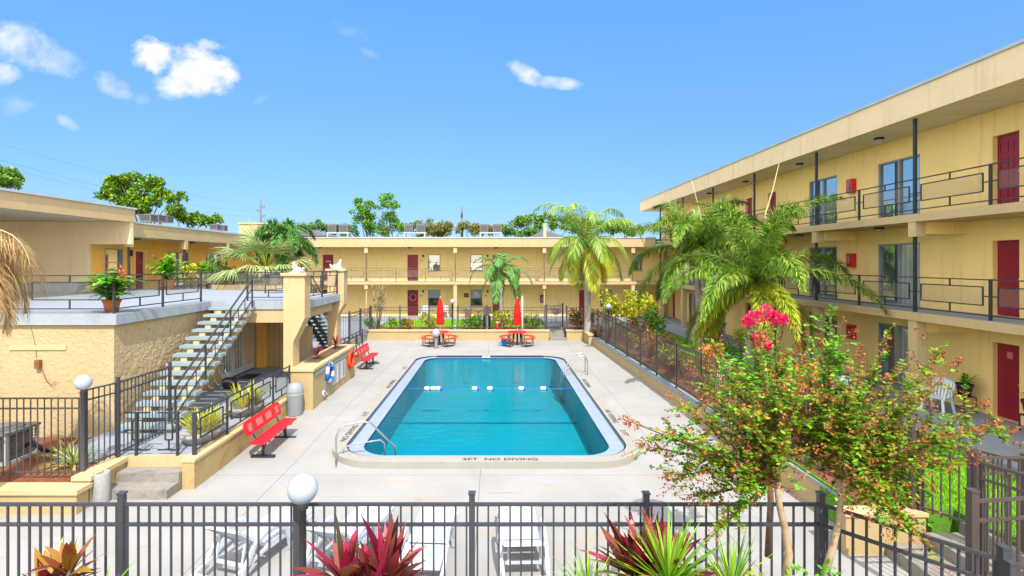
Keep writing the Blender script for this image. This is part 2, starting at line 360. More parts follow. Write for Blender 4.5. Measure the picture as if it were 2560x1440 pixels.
# ================================================================ sky, sun, camera
AZ=rad(14); EL=rad(52)
SUN=Vector((math.sin(AZ)*math.cos(EL),-math.cos(AZ)*math.cos(EL),math.sin(EL)))
w=bpy.data.worlds.new('World'); scene.world=w; w.use_nodes=True
t=NT(w); t.n.clear()
wo=t.new('ShaderNodeOutputWorld'); bg=t.new('ShaderNodeBackground'); bg.inputs['Strength'].default_value=.15
sky=t.new('ShaderNodeTexSky'); sky.sky_type='NISHITA'; sky.sun_disc=False; sky.sun_elevation=EL; sky.sun_rotation=PI-AZ
sky.air_density=1.0; sky.dust_density=.35; sky.ozone_density=2.2; sky.altitude=10
hs=t.new('ShaderNodeHueSaturation'); hs.inputs['Saturation'].default_value=1.0; t.link(sky.outputs[0],hs.inputs['Color'])
# clouds: puffs placed by compass direction and height above the horizon
tc=t.new('ShaderNodeTexCoord'); sp=t.new('ShaderNodeSeparateXYZ'); t.link(tc.outputs['Generated'],sp.inputs[0])
def mth(op,a,b=None,c=None,clamp=False):
    x=t.new('ShaderNodeMath',operation=op); x.use_clamp=clamp
    for i,v in enumerate((a,b,c)):
        if v is None: continue
        if hasattr(v,'is_output'): t.link(v,x.inputs[i])
        else: x.inputs[i].default_value=v
    return x.outputs[0]
ysafe=mth('MAXIMUM',sp.outputs['Y'],.02)
u=mth('DIVIDE',sp.outputs['X'],ysafe); v=mth('DIVIDE',sp.outputs['Z'],ysafe)
front=mth('GREATER_THAN',sp.outputs['Y'],.05)
cb=t.new('ShaderNodeCombineXYZ'); t.link(u,cb.inputs[0]); t.link(mth('MULTIPLY',v,1.25),cb.inputs[1])
def wn(s,d,dist,off=0):
    n=t.new('ShaderNodeTexNoise'); n.noise_dimensions='4D'; n.inputs['W'].default_value=off
    n.inputs['Scale'].default_value=s; n.inputs['Detail'].default_value=d; n.inputs['Roughness'].default_value=.58; n.inputs['Distortion'].default_value=dist
    t.link(cb.outputs[0],n.inputs['Vector']); return n.outputs['Fac']
nz=wn(14,9,.3,2.0); nfine=wn(38,6,.2,5.0)
def puff(px,py,a,b,op,amp=1.5,soft=.55,tilt=0):
    du=mth('SUBTRACT',u,(px-CX)/F); dv=mth('SUBTRACT',v,(CY-py)/F)
    if tilt: dv=mth('ADD',dv,mth('MULTIPLY',du,tilt))
    e=mth('ADD',mth('POWER',mth('MULTIPLY',du,F/a),2),mth('POWER',mth('MULTIPLY',dv,F/b),2))
    d=mth('SUBTRACT',1.0,e)
    d=mth('ADD',d,mth('MULTIPLY',mth('SUBTRACT',nz,.5),amp*2.4))
    d=mth('ADD',d,mth('MULTIPLY',mth('SUBTRACT',nfine,.5),amp*1.2))
    return mth('MULTIPLY',mth('DIVIDE',d,soft,clamp=True),op)
puffs=[(385,140,66,50,1,1.1,.75,0),(500,172,108,64,1,1.15,.75,.25),(470,215,110,36,.85,1.3,1.1,0),(520,112,40,16,.6,1.5,1.0,.2),(285,215,52,32,.45,1.3,1.2,.4),
       (55,110,100,62,.85,1.3,1.5,.35),(140,150,80,38,.55,1.5,1.8,.3),(10,185,50,30,.6,1.3,1.2,0),(1312,184,54,27,.9,1.1,1.1,.5),(1390,208,74,18,.8,1.0,1.2,0.05),
       (868,80,60,22,.13,1.6,1.4,.4),(920,132,28,14,.18,1.4,1.2,.3),(30,262,55,30,.22,1.6,1.4,0),(168,306,32,18,.35,1.2,1.2,.5),(650,250,26,12,.15,1.4,1.2,-.4),(355,248,25,18,.3,1.4,1.2,0)]
mask=None
for p in puffs:
    q=puff(*p); mask=q if mask is None else mth('MAXIMUM',mask,q)
mask=mth('MULTIPLY',mask,front)
shade=ramp(t,[(.35,(1.75,1.85,2.05,1)),(.6,(2.3,2.35,2.45,1))],nz)
zpos=mth('MAXIMUM',sp.outputs['Z'],0)
tint=ramp(t,[(0,(.15,.215,.31,1)),(.08,(.17,.235,.315,1)),(.25,(.24,.35,.42,1)),(.45,(.29,.495,.63,1)),(.62,(.9,1.0,1.0,1)),(.8,(1.12,1.08,1.0,1))],zpos)
wq=t.new('ShaderNodeMapRange'); wq.interpolation_type='SMOOTHSTEP'; wq.inputs['From Min'].default_value=.2; wq.inputs['From Max'].default_value=.62; t.link(sp.outputs['Y'],wq.inputs['Value'])
tint=mixc(t,(1.12,1.05,.95,1),tint,wq.outputs['Result'])
skyb=mixc(t,hs.outputs[0],tint,1.0,'MULTIPLY')
# unseen bright cloud added behind and beside the viewer, filling the shaded walls
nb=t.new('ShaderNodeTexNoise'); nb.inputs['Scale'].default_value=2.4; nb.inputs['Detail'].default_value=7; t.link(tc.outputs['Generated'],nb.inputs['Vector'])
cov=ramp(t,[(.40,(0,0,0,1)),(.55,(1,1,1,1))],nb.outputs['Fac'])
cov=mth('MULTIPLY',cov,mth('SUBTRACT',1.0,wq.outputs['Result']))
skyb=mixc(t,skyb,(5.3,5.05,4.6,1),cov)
skyc=mixc(t,skyb,shade,mask)
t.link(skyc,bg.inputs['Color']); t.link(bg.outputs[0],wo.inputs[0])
sl=bpy.data.lights.new('sun','SUN'); sl.energy=2.0; sl.angle=rad(.5); sl.color=(1,.955,.88)
so=bpy.data.objects.new('sun',sl); COL.objects.link(so); so.rotation_euler=SUN.to_track_quat('Z','Y').to_euler(); so.location=(4,-10,30)
cam=bpy.data.cameras.new('camera'); co=bpy.data.objects.new('camera',cam); COL.objects.link(co); scene.camera=co
co.location=(0,0,EH); co.rotation_euler=(PI/2,0,0); cam.sensor_width=36; cam.lens=F/2560*36
cam.shift_x=(1280-CX)/2560; cam.shift_y=-(720-CY)/2560; cam.clip_start=.05; cam.clip_end=4000
vs=scene.view_settings; scene.display_settings.display_device='sRGB'; vs.view_transform='Standard'; vs.look='None'; vs.gamma=1; vs.use_curve_mapping=False; vs.exposure=1.65
cy=scene.cycles; cy.max_bounces=10; cy.transparent_max_bounces=16; cy.diffuse_bounces=5; cy.glossy_bounces=4; cy.caustics_reflective=False; cy.caustics_refractive=False
try: cy.use_denoising=True
except Exception: pass
# ================================================================ ground, deck, pool
def rrect(x0,x1,y0,y1,r,n=10):
    o=[]
    for cx,cy,a0 in ((x1-r,y0+r,-90),(x1-r,y1-r,0),(x0+r,y1-r,90),(x0+r,y0+r,180)):
        for i in range(n+1):
            a=rad(a0+90*i/n); o.append((cx+r*math.cos(a),cy+r*math.sin(a)))
    return o
def deckz(y): return -.15 if y<=12.6 else (0 if y>=18 else -.15+(y-12.6)/5.4*.15)
PX0,PX1,PY0,PY1=-3.44,3.02,13.10,26.45      # water's edge
def ring(k,r): return rrect(PX0-k,PX1+k,PY0-k*.9,PY1+k,r)
g=MB()
for x0,x1,y0,y1 in ((-1500,-6,-60,3000),(6,1500,-60,3000),(-6,6,-60,11.5),(-6,6,28,3000)): g.quad((x0,y0,-.32),(x1,y0,-.32),(x1,y1,-.32),(x0,y1,-.32))
struct(g,'ground',M['ground'])
OUT=[(p[0],p[1]) for p in rrect(PX0-.80,PX1+.80,PY0-.62,PY1+.42,1.35,10)]
bm=bmesh.new()
def loop(pts,z=0):
    vs_=[bm.verts.new((x,y,z)) for x,y in pts]; return [bm.edges.new((vs_[i],vs_[(i+1)%len(vs_)])) for i in range(len(vs_))]
E=loop([(-16,2),(8.2,2),(8.2,33),(-10,33),(-10,11.8),(-16,11.8)])+loop(OUT)
bmesh.ops.triangle_fill(bm,use_beauty=True,use_dissolve=False,edges=E)
for yy in (12.6,14.4,16.2,18.0):
    bmesh.ops.bisect_plane(bm,geom=bm.verts[:]+bm.edges[:]+bm.faces[:],plane_co=(0,yy,0),plane_no=(0,1,0))
for v_ in bm.verts: v_.co.z=deckz(v_.co.y)
bmesh.ops.recalc_face_normals(bm,faces=bm.faces)
me=bpy.data.meshes.new('pool_deck'); bm.to_mesh(me); bm.free(); me.materials.append(M['deck'])
o=bpy.data.objects.new('pool_deck',me); COL.objects.link(o); tag(o,kind='structure')
pool=thing('swimming_pool','long turquoise swimming pool with rounded corners sunk in the pale deck','pool',((PX0+PX1)/2,(PY0+PY1)/2,0))
def band(mb,A,za,B,zb,mi=0):
    n=len(A)
    mb.add([(x,y,za(y) if callable(za) else za) for x,y in A]+[(x,y,zb(y) if callable(zb) else zb) for x,y in B],[(i,(i+1)%n,n+(i+1)%n,n+i) for i in range(n)],mi)
r0=OUT; r1=rrect(PX0-.46,PX1+.46,PY0-.30,PY1+.22,1.05,10); r1b=rrect(PX0-.40,PX1+.40,PY0-.27,PY1+.19,1.02,10)
r2=rrect(PX0-.018,PX1+.018,PY0-.018,PY1+.018,.79,10); r3=rrect(PX0,PX1,PY0,PY1,.78,10)
cop=MB(); band(cop,r0,lambda y:deckz(y)-.05,r0,.012); band(cop,r0,.012,r1,.012)
cop.build('coping',pmat('pool_coping_concrete',(.315,.30,.265),.75,.10,3,.15,30,stain=('#b0a68c',1.5,.6,.4)),pool)
gt=MB(); band(gt,r1,.012,r1b,-.05); gt.build('gutter_slot',M['darktile'],pool)
lp=MB(); band(lp,r1b,-.05,r2,-.055); lp.build('lip',M['lip'],pool)
tl=MB(); band(tl,r2,-.055,r3,-.13); band(tl,rrect(PX0-.41,PX1+.41,PY0-.28,PY1+.2,1.02,10),-.04,rrect(PX0-.42,PX1+.42,PY0-.285,PY1+.205,1.03,10),.005)
tl.build('waterline_tile',M['tile'],pool)
farline=MB(); farline.box(PX0+.5,PX1-.5,PY1+.13,PY1+.19,-.05,.03); farline.build('tile_band',M['tile'],pool)
ZB=lambda y: -1.05 if y<19 else (-1.05-(y-19)/7.5*.45)
ba=MB()
NY=8
ys=[PY0+(PY1-PY0)*i/NY for i in range(NY+1)]
for a,b in zip(ys,ys[1:]): ba.quad((PX0-.05,a,ZB(a)),(PX1+.05,a,ZB(a)),(PX1+.05,b,ZB(b)),(PX0-.05,b,ZB(b)))
for i,(wx,dx) in enumerate(((.9,.32),(.7,.64))):      # entry steps in the near left corner
    ba.box(PX0,PX0+1.5-i*.3,PY0,PY0+dx+.2,-1.1,-.35-i*.25)
ba.build('basin',M['basin'],pool)
bw=MB(); band(bw,r3,-.12,r3,ZB); bw.build('basin_wall',pmat('pale_aqua_wall',(.004,.30,.385),.7,.06,1.5),pool)
bl=MB(); bl.box(PX0+.02,PX1-.02,18.9,19.02,ZB(18.9)-.02,ZB(18.9)+.012)
for xx in (-1.9,1.45): bl.lathe([(.17,0),(.17,.02),(.05,.03)],(xx,15.3,ZB(15)+.0),14)
bl.build('bottom_marking',pmat('dark_bottom_line',(.01,.12,.20),.7,0),pool)
lt_=MB()
for xx in (-1.4,1.1): lt_.box(xx-.14,xx+.14,PY1-.03,PY1-.01,-1.3,-.25)
lt_.build('pool_light_panel',M['lip'],pool)
wt=MB(); wt.add([(x,y,-.10) for x,y in r3],[tuple(range(len(r3)))]); struct(wt,'pool_water',M['water'])
def text_mesh(body,size,loc,rot,name,mat,parent,sx=1.0,ext=.0):
    cu=bpy.data.curves.new(name,'FONT'); cu.body=body; cu.size=size; cu.align_x='CENTER'; cu.align_y='CENTER'; cu.extrude=ext; cu.offset=size*.012
    tmp=bpy.data.objects.new('tmp',cu); me=bpy.data.meshes.new_from_object(tmp); bpy.data.objects.remove(tmp)
    mt=Matrix.LocRotScale(Vector(loc)-(wloc(parent) if parent else Vector()),rot.to_quaternion() if hasattr(rot,'to_quaternion') else rot,Vector((sx,1,1))); me.transform(mt)
    me.materials.clear(); me.materials.append(mat); me.name=name
    o=bpy.data.objects.new(name,me); COL.objects.link(o); o.parent=parent; return o
from mathutils import Euler
zt=.017
text_mesh('3FT  NO DIVING',.20,(.14,PY0-.46,zt),Euler((0,0,0)),'lettering',M['ink'],pool,1.25)
for xx,rot,yy,s in ((PX0-.62,PI/2,14.6,'NO DIVING'),(PX0-.62,PI/2,16.4,'3 FT'),(PX0-.62,PI/2,20.5,'NO DIVING'),(PX0-.62,PI/2,23.6,'5 FT'),
                    (PX1+.62,-PI/2,16.2,'NO DIVING'),(PX1+.62,-PI/2,20.6,'NO DIVING'),(PX1+.62,-PI/2,14.6,'3 FT')):
    text_mesh(s,.22,(xx,yy,zt),Euler((0,0,rot)),'lettering',M['ink'],pool,1.2)
pl=MB(); pl.box(-.62,-.22,PY1+.10,PY1+.125,-.06,.035); pl.build('depth_plate',M['white'],pool)
text_mesh('5 FT',.09,(-.42,PY1+.095,-.01),Euler((PI/2,0,0)),'lettering',M['ink'],pool,1.1)
# near left grab rail, far right ladder: stainless
hr=MB()
a=G(840,1160,-.05); hr.tube([a,a+V(-.0,0,.62),a+V(.05,.02,.80),a+V(.2,.06,.92),a+V(.62,.14,.98),a+V(.80,.17,.93),D(975,1105,13.35),D(988,1112,13.35)+V(0,0,-.02),D(990,1140,13.4)+V(0,0,-.4)],.024,10)
b=a+V(.32,.55,0); 
tag(hr.build('grab_rail',M['chrome']),'bent steel grab rail at the near corner of the pool','grab rail')
h2=MB(); a=G(846,1150,-.02); h2.tube([a+V(.0,.35,0),a+V(.03,.36,.16),a+V(.2,.4,.24),a+V(.9,.55,.30),a+V(1.0,.57,.22),a+V(1.02,.6,-.4)],.02,8)
tag(h2.build('grab_rail',M['chrome']),'low steel grab rail beside the taller bent one','grab rail')
ld=thing('pool_ladder','steel pool ladder with two hooped rails on the far corner','ladder',(PX1+.2,22.6,0))
for yy in (22.2,22.75):
    m_=MB(); m_.tube([(PX1+.95,yy,.01),(PX1+.95,yy,.55),(PX1+.90,yy,.72),(PX1+.76,yy,.82),(PX1+.55,yy,.80),(PX1+.3,yy,.5),(PX1-.05,yy,.05),(PX1-.12,yy,-.2),(PX1-.12,yy,-1.3)],.026,10); m_.build('rail',M['chrome'],ld)
for zz in (-.3,-.6,-.9):
    m_=MB(); m_.box(PX1-.17,PX1-.07,22.2,22.75,zz,zz+.03); m_.build('rung',M['chrome'],ld)
rope=thing('float_line','thin rope line with blue and white floats across the pool','float line',(PX0,20.1,-.1))
m_=MB(); m_.tube([(PX0,20.1,-.08)]+[(PX0+(PX1-PX0)*i/16,20.1+.05*math.sin(i),-.098) for i in range(1,16)]+[(PX1,20.1,-.08)],.012,6); m_.build('rope',M['blueplastic'],rope)
for px in (1068,1083,1095,1187,1225,1303,1358):
    x=(px-CX)*20.1/F; m_=MB(); m_.tube([(x-.12,20.1,-.08),(x-.09,20.1,-.08),(x+.09,20.1,-.08),(x+.12,20.1,-.08)],[.03,.085,.085,.03],12); fl=m_.build('float',M['white'],rope)
    m_=MB(); m_.tube([(x+.09,20.1,-.08),(x+.16,20.1,-.08)],[.088,.07],12); m_.build('end_cap',M['blueplastic'],fl)
# walkways, beds and lawns
m_=MB(); m_.box(-9.9,-6.62,11.7,26.2,-.3,.48); m_.box(-30,-7.86,26.22,38.39,-.3,.47); struct(m_,'left_walkway',M['walk'])
m_=MB(); m_.box(10.6,13.57,4,42,-.3,.62); m_.box(-16,13.0,38.4,40.6,-.3,.615); m_.box(3.5,10.6,33.8,38.4,-.3,.60); struct(m_,'right_walkway',M['walk'])
m_=MB(); m_.box(6.45,10.59,9.05,33.5,-.3,.50); m_.box(8.0,10.59,4.6,9.05,-.3,.498); struct(m_,'lawn_bed',M['turf'])
m_=MB(); m_.box(6.5,7.9,14.5,33.2,.40,.508); m_.box(6.5,7.5,9.2,14.5,.40,.512); struct(m_,'mulch_bed',M['mulch'])
m_=MB(); m_.box(-7.6,3.3,32.3,38.39,-.3,.56); struct(m_,'far_lawn_bed',M['turf'])
m_=MB(); m_.box(-7.6,3.3,32.32,33.9,.5,.575); m_.box(4.5,9.0,32.3,33.79,-.3,.57); struct(m_,'far_mulch_bed',M['mulch'])
m_=MB(); m_.box(-16,-8.36,10.35,13.6,-.3,.30); struct(m_,'left_mulch_bed',M['mulch'])
m_=MB(); m_.box(-12,3.45,2.0,5.62,-.3,.66); struct(m_,'near_planting_bed',M['soil'])
m_=MB(); m_.box(3.45,12,1.5,4.5,-.3,.64); struct(m_,'near_right_bed',M['mulch'])
# ================================================================ facade kit
class Fac:
    def __init__(s,ox,oy,ux,uy,nx,ny): s.o=(ox,oy); s.u=(ux,uy); s.n=(nx,ny)
    def pt(s,u,n,z): return Vector((s.o[0]+s.u[0]*u+s.n[0]*n,s.o[1]+s.u[1]*u+s.n[1]*n,z))
def fbox(mb,f,u0,u1,n0,n1,z0,z1,mi=0):
    mb.hexa([f.pt(u0,n0,z0),f.pt(u1,n0,z0),f.pt(u1,n1,z0),f.pt(u0,n1,z0),f.pt(u0,n0,z1),f.pt(u1,n0,z1),f.pt(u1,n1,z1),f.pt(u0,n1,z1)],mi)
def wall_open(mb,f,u0,u1,z0,z1,th,ops,mi=0):
    us=sorted({u0,u1,*[x for o in ops for x in o[:2] if u0<x<u1]}); zs=sorted({z0,z1,*[x for o in ops for x in o[2:4] if z0<x<z1]})
    for a,b in zip(us,us[1:]):
        run=None
        for c,d in zip(zs,zs[1:]):
            mu,mz=(a+b)/2,(c+d)/2
            hole=any(o[0]<mu<o[1] and o[2]<mz<o[3] for o in ops)
            if not hole:
                run=[c,d] if run is None else [run[0],d]
            if hole or d==zs[-1]:
                if run: fbox(mb,f,a,b,-th,0,run[0],run[1],mi)
                run=None
def door(f,par,u0,u1,z0,h=2.05,panels=False,rec=.12,hside=1,wreath=None,mat='reddoor'):
    m=MB(); fbox(m,f,u0+.05,u1-.05,-rec-.05,-rec,z0+.02,z0+h-.05)
    if panels:
        w=u1-u0-.1; cx=(u0+u1)/2
        for side in (-1,1):
            for (a,b) in ((.10,.62),(.74,1.42),(1.54,1.84)):
                c0=cx+side*w*.25; hw=w*.165
                for (p,q,r,s_) in ((c0-hw,c0+hw,a,a+.03),(c0-hw,c0+hw,b-.03,b),(c0-hw,c0-hw+.03,a+.03,b-.03),(c0+hw-.03,c0+hw,a+.03,b-.03)):
                    fbox(m,f,p,q,-rec,-rec+.014,z0+r,z0+s_)
    d=m.build('door',M[mat],par)
    m=MB(); fbox(m,f,u0,u0+.05,-rec-.02,.012,z0,z0+h); fbox(m,f,u1-.05,u1,-rec-.02,.012,z0,z0+h); fbox(m,f,u0+.05,u1-.05,-rec-.02,.012,z0+h-.05,z0+h); m.build('frame',M['yellow'],d)
    uh=u1-.13 if hside>0 else u0+.13
    m=MB(); c=f.pt(uh,-rec+.045,z0+.98); m.ball(c,.035,10); c=f.pt(uh,-rec+.02,z0+1.18); m.ball(c,.028,8); m.build('handle',M['brass'],d)
    if wreath=='wreath':
        m=MB(); cu=(u0+u1)/2
        m.tube([f.pt(cu+.24*math.cos(a),-rec+.03,z0+1.45+.24*math.sin(a)) for a in [2*PI*i/20 for i in range(21)]],.055,8); m.build('wreath',M['pink'],d)
        m=MB(); m.tube([f.pt(cu+.13*math.cos(a),-rec+.03,z0+1.45+.13*math.sin(a)) for a in [2*PI*i/16 for i in range(17)]],.06,8); m.build('wreath_centre',M['wicker'],d)
    if wreath=='bow':
        m=MB(); cu=(u0+u1)/2
        for s_ in (-1,0,1): m.ball(f.pt(cu+s_*.13,-rec+.03,z0+1.5),.09,10,sz=.7)
        m.build('bow',M['white'],d)
    if wreath=='notice':
        m=MB(); cu=(u0+u1)/2; fbox(m,f,cu-.06,cu+.09,-rec+.001,-rec+.006,z0+1.62,z0+1.80); m.build('notice',M['pink'],d)
    return d
def slider(f,par,u0,u1,z0,h=2.05,rec=.12,mats=('glass','glass')):
    m=MB(); w=.055
    fbox(m,f,u0,u0+w,-rec-.03,-.02,z0,z0+h); fbox(m,f,u1-w,u1,-rec-.03,-.02,z0,z0+h); fbox(m,f,u0+w,u1-w,-rec-.03,-.02,z0+h-w,z0+h); fbox(m,f,u0+w,u1-w,-rec-.03,-.02,z0,z0+.04)
    cu=(u0+u1)/2; fbox(m,f,cu-.045,cu+.045,-rec,-.03,z0+.04,z0+h-w); s=m.build('sliding_door',M['gray'],par)
    for a,b,mt in ((u0+w,cu-.045,mats[0]),(cu+.045,u1-w,mats[1])):
        m=MB(); fbox(m,f,a,b,-rec-.02,-rec+.03,z0+.04,z0+h-w); m.build('pane',M[mt],s)
    return s
def window(f,par,u0,u1,z0,z1,rec=.08,mats=('blind','glassdark'),split=.5):
    m=MB(); w=.05
    fbox(m,f,u0,u0+w,-rec-.03,.01,z0,z1); fbox(m,f,u1-w,u1,-rec-.03,.01,z0,z1); fbox(m,f,u0+w,u1-w,-rec-.03,.01,z1-w,z1); fbox(m,f,u0+w,u1-w,-rec-.03,.01,z0,z0+w)
    zm=z0+(z1-z0)*split; fbox(m,f,u0+w,u1-w,-rec,-.0,zm-.02,zm+.02); fr=m.build('window',M['gray'],par)
    for a,b,mt in ((z0+w,zm-.02,mats[1]),(zm+.02,z1-w,mats[0])):
        m=MB(); fbox(m,f,u0+w,u1-w,-rec-.02,-rec+.01,a,b); m.build('pane',M[mt],fr)
    m=MB(); fbox(m,f,u0-.05,u1+.05,-.02,.05,z0-.07,z0-.002); m.build('sill',M['cap'],fr)
    return fr
def rail_panel(par,p,q,h=1.0,mat='rail',mesh=True,name='railing',lift=0.0,screen_name='screen',t=.028,hang=False):
    """one bay of balcony railing: rails, the framed rectangle with its short struts, and a mesh infill"""
    p=Vector(p); q=Vector(q); d=q-p; L=d.length
    if L<.3: return
    P=lambda s,z: p+d*s+V(0,0,z)
    m=MB(); i0=.17/L; i1=1-.17/L
    m.bar(P(0,h),P(1,h),.045,.028); m.bar(P(0,.12),P(1,.12),t,t)
    a,b=.36*h,.82*h
    m.bar(P(i0,b),P(i1,b),t,t); m.bar(P(i0,a),P(i1,a),t,t); m.bar(P(i0,a),P(i0,b),t,t,(0,1,0)); m.bar(P(i1,a),P(i1,b),t,t,(0,1,0))
    m.bar(P(.5,b),P(.5,h),t,t,(0,1,0)); m.bar(P(.5,.12),P(.5,a),t,t,(0,1,0))
    zc=(a+b)/2
    m.bar(P(0,zc),P(i0,zc),t,t); m.bar(P(i1,zc),P(1,zc),t,t)
    r=m.build(name,M[mat],par)
    if mesh:
        n=d.cross(V(0,0,1)).normalized()*.003; m=MB()
        m.hexa([P(i0,a)-n,P(i1,a)-n,P(i1,a)+n,P(i0,a)+n,P(i0,b)-n,P(i1,b)-n,P(i1,b)+n,P(i0,b)+n]); m.build(screen_name,M['mesh'],r)
    return r
def post(par,x,y,z0,z1,w=.05,mat='rail',name='post'):
    m=MB(); m.box(x-w/2,x+w/2,y-w/2,y+w/2,z0,z1); return m.build(name,M[mat],par)
def ceiling_light(par,c,r=.14):
    m=MB(); m.lathe([(r,0),(r,-.05),(r*.95,-.06)],c,16); o=m.build('ceiling_light',M['black'],par)
    m=MB(); m.lathe([(r*.85,-.06),(r*.75,-.11),(.01,-.14)],c,16); m.build('diffuser',M['globe'],o)
F1,F2,F3=.62,3.37,6.20
# ================================================================ right building: three storeys, in its own shade
RW,RE=13.57,12.05
rb=thing('apartment_building','three storey yellow apartment block with deep balconies and red doors under a tan roof','building',(RW+4,24,.3))
fr=Fac(RW,0,0,1,-1,0)
doorsR=[(13.38,14.20),(25.0,25.85),(27.3,28.15),(39.0,39.85)]; slid=[(16.58,18.40),(20.60,22.42),(30.5,32.3),(34.5,36.3)]
ops=[]
for z in (F1,F2,F3):
    ops+=[(a,b,z,z+2.07) for a,b in doorsR]+[(a,b,z,z+2.07) for a,b in slid]
m=MB(); wall_open(m,fr,5,42,.2,8.94,.3,ops); m.box(RW+.3,RW+10,41.7,42,.2,8.9); m.box(RW+.6,RW+.7,5,42,.2,8.9); m.build('wall',M['yellow'],rb)
for zi,z in enumerate((F1,F2,F3)):
    for di,(a,b) in enumerate(doorsR): door(fr,rb,a,b,z,2.07,panels=(di<2 and zi==2),hside=-1 if di%2==0 else 1,wreath='notice' if (zi==0 and di==0) else None)
    for si,(a,b) in enumerate(slid): slider(fr,rb,a,b,z,2.07,mats=('curtain','glass') if si%2==0 and zi<2 else ('glass','glass'))
# roof: fascia, boarded soffit, metal edge
m=MB(); m.box(RE-.15,RE+.12,3,42.45,8.95,9.74); m.box(RE+.12,RW+12,42.15,42.45,8.95,9.74); m.build('fascia',M['tan'],rb)
m=MB(); m.box(RE+.12,RW+.0,3,42.15,8.945,9.0); m.build('soffit',M['soffit'],rb)
m=MB(); m.box(RE-.20,RE+.16,2.9,42.5,9.74,9.82); m.box(RE+.16,RW+12,42.11,42.5,9.742,9.822); m.build('roof_edge',M['roofcap'],rb)
m=MB(); m.box(RE+.16,RW+12,3,42.1,9.6,9.70); m.build('roof',M['roofing'],rb)
postsY=[5.9,10.45,15.02,19.62,24.3,28.9,33.5,38.1]
for z in (F2,F3):
    m=MB(); m.box(RE-.02,RW,5,42,z-.235,z-.012); m.build('balcony_slab',M['cream'],rb)
    m=MB(); m.box(RE+.05,RW,5,42,z-.012,z); m.build('balcony_floor',M['walk'],rb)
for y in postsY:
    m=MB(); m.box(RE+.02,RE+.30,y-.15,y+.15,.62,F2-.24); m.build('column',M['cap'],rb)
    post(rb,RE+.10,y,F2,F3-.66,.075); post(rb,RE+.10,y,F3,8.945,.075)
    for zz in (F3,F2):
        m=MB(); m.box(RE+.30,RW,y-.10,y+.10,zz-.58,zz-.24); m.build('cross_beam',M['yellow'],rb)
    m=MB(); m.box(RE+.0,RE+.30,y-.13,y+.13,F3-.66,F3-.24); m.build('capital',M['cap'],rb)
for z in (F2,F3):
    for a,b in zip(postsY,postsY[1:]):
        mid=(a+b)/2; post(rb,RE+.10,mid,z,z+1.02,.055)
        for p,q in ((a+.04,mid-.03),(mid+.03,b-.04)): rail_panel(rb,(RE+.10,p,z),(RE+.10,q,z),1.0)
for y in (12.2,17.3,21.8,26.5,31,36):
    ceiling_light(rb,(12.8,y,8.944)); ceiling_light(rb,(12.8,y,F3-.235)); ceiling_light(rb,(12.8,y,F2-.235))
# ================================================================ far building: two storeys facing the pool
FW,FE=40.6,38.85
fb=thing('apartment_building','low two storey yellow block with a long balcony facing the far end of the pool','building',(-2,FW+3,.3))
ff=Fac(0,FW,1,0,0,-1)
def fx(px): return (px-CX)*FW/F
fd=[(805,835),(1017,1047),(1230,1260),(1446,1472)]; fwn=[(1070,1101),(1176,1206),(1500,1530),(735,765),(1580,1605)]
ops=[(fx(a),fx(b),z,z+2.08) for a,b in fd for z in (F1,F2)]+[(fx(a),fx(b),z+.78,z+2.05) for a,b in fwn for z in (F1,F2)]
m=MB(); wall_open(m,ff,-18.2,13.2,.2,6.4,.3,ops); m.box(-18.2,13.2,41.2,41.3,.2,6.4); m.build('wall',M['yellow'],fb)
for zi,z in enumerate((F1,F2)):
    for i,(a,b) in enumerate(fd): door(ff,fb,fx(a),fx(b),z,2.08,wreath={(0,1):'wreath',(1,0):'bow'}.get((zi,i)))
    for i,(a,b) in enumerate(fwn): window(ff,fb,fx(a),fx(b),z+.78,z+2.05,mats=('blind','glass') if zi else ('curtain','glassdark'))
m=MB(); m.box(-16.9,12.0,FE-.1,FE+.15,5.96,6.60); m.build('fascia',M['cream'],fb)
m=MB(); m.box(-17,12.0,FE+.15,FW,5.955,6.0); m.build('soffit',M['soffit'],fb)
m=MB(); m.box(-17.0,12.05,FE-.15,FE+.2,6.6,6.68); m.build('roof_edge',M['roofcap'],fb)
m=MB(); m.box(-17.0,13.2,FE+.2,FW+10,6.5,6.58); m.build('roof',M['roofing'],fb)
m=MB(); m.box(-16.7,12.0,FE-.05,FW,F2-.22,F2-.01); m.build('balcony_slab',M['cream'],fb)
m=MB(); m.box(-16.7,12.0,FE,FW,F2-.01,F2); m.build('balcony_floor',M['walk'],fb)
def ex(px): return (px-CX)*FE/F
pcols=[ex(p) for p in (693,915,1138,1361,1583)]
for i,x in enumerate(pcols):
    post(fb,x,FE+.1,F2,5.55,.09,'bronzerail')
    m=MB(); m.box(x-.13,x+.13,FE-.02,FE+.3,5.5,5.955); m.build('capital',M['cap'],fb)
    m=MB()
    if i==1 or i==3: m.box(x-.13,x+.13,FE,FE+.3,F2-.56,F2-.22); post(fb,x,FE+.15,F1,F2-.56,.08,'cream')
    else: m.box(x-.13,x+.13,FE,FE+.3,F1,F2-.22)
    m.build('column',M['cap'],fb)
for a,b in zip(pcols,pcols[1:]):
    n=3
    for k in range(n):
        p,q=a+(b-a)*k/n,a+(b-a)*(k+1)/n
        if k: post(fb,p,FE+.1,F2,F2+1.0,.06,'bronzerail')
        rail_panel(fb,(p+.04,FE+.1,F2),(q-.04,FE+.1,F2),1.0,'bronzerail')
for px in (810,1028,1240,1450):
    ceiling_light(fb,(fx(px),FW-.9,5.955)); 
for px,side in ((1058,0),(1219,0),(790,0)):
    for z in (F1,F2):
        m=MB(); fbox(m,ff,fx(px)-.06,fx(px)+.06,0.001,.10,z+1.85,z+2.02); fbox(m,ff,fx(px)-.19,fx(px)-.09,0.001,.02,z+1.55,z+1.62); m.build('wall_lamp',M['black'],fb)
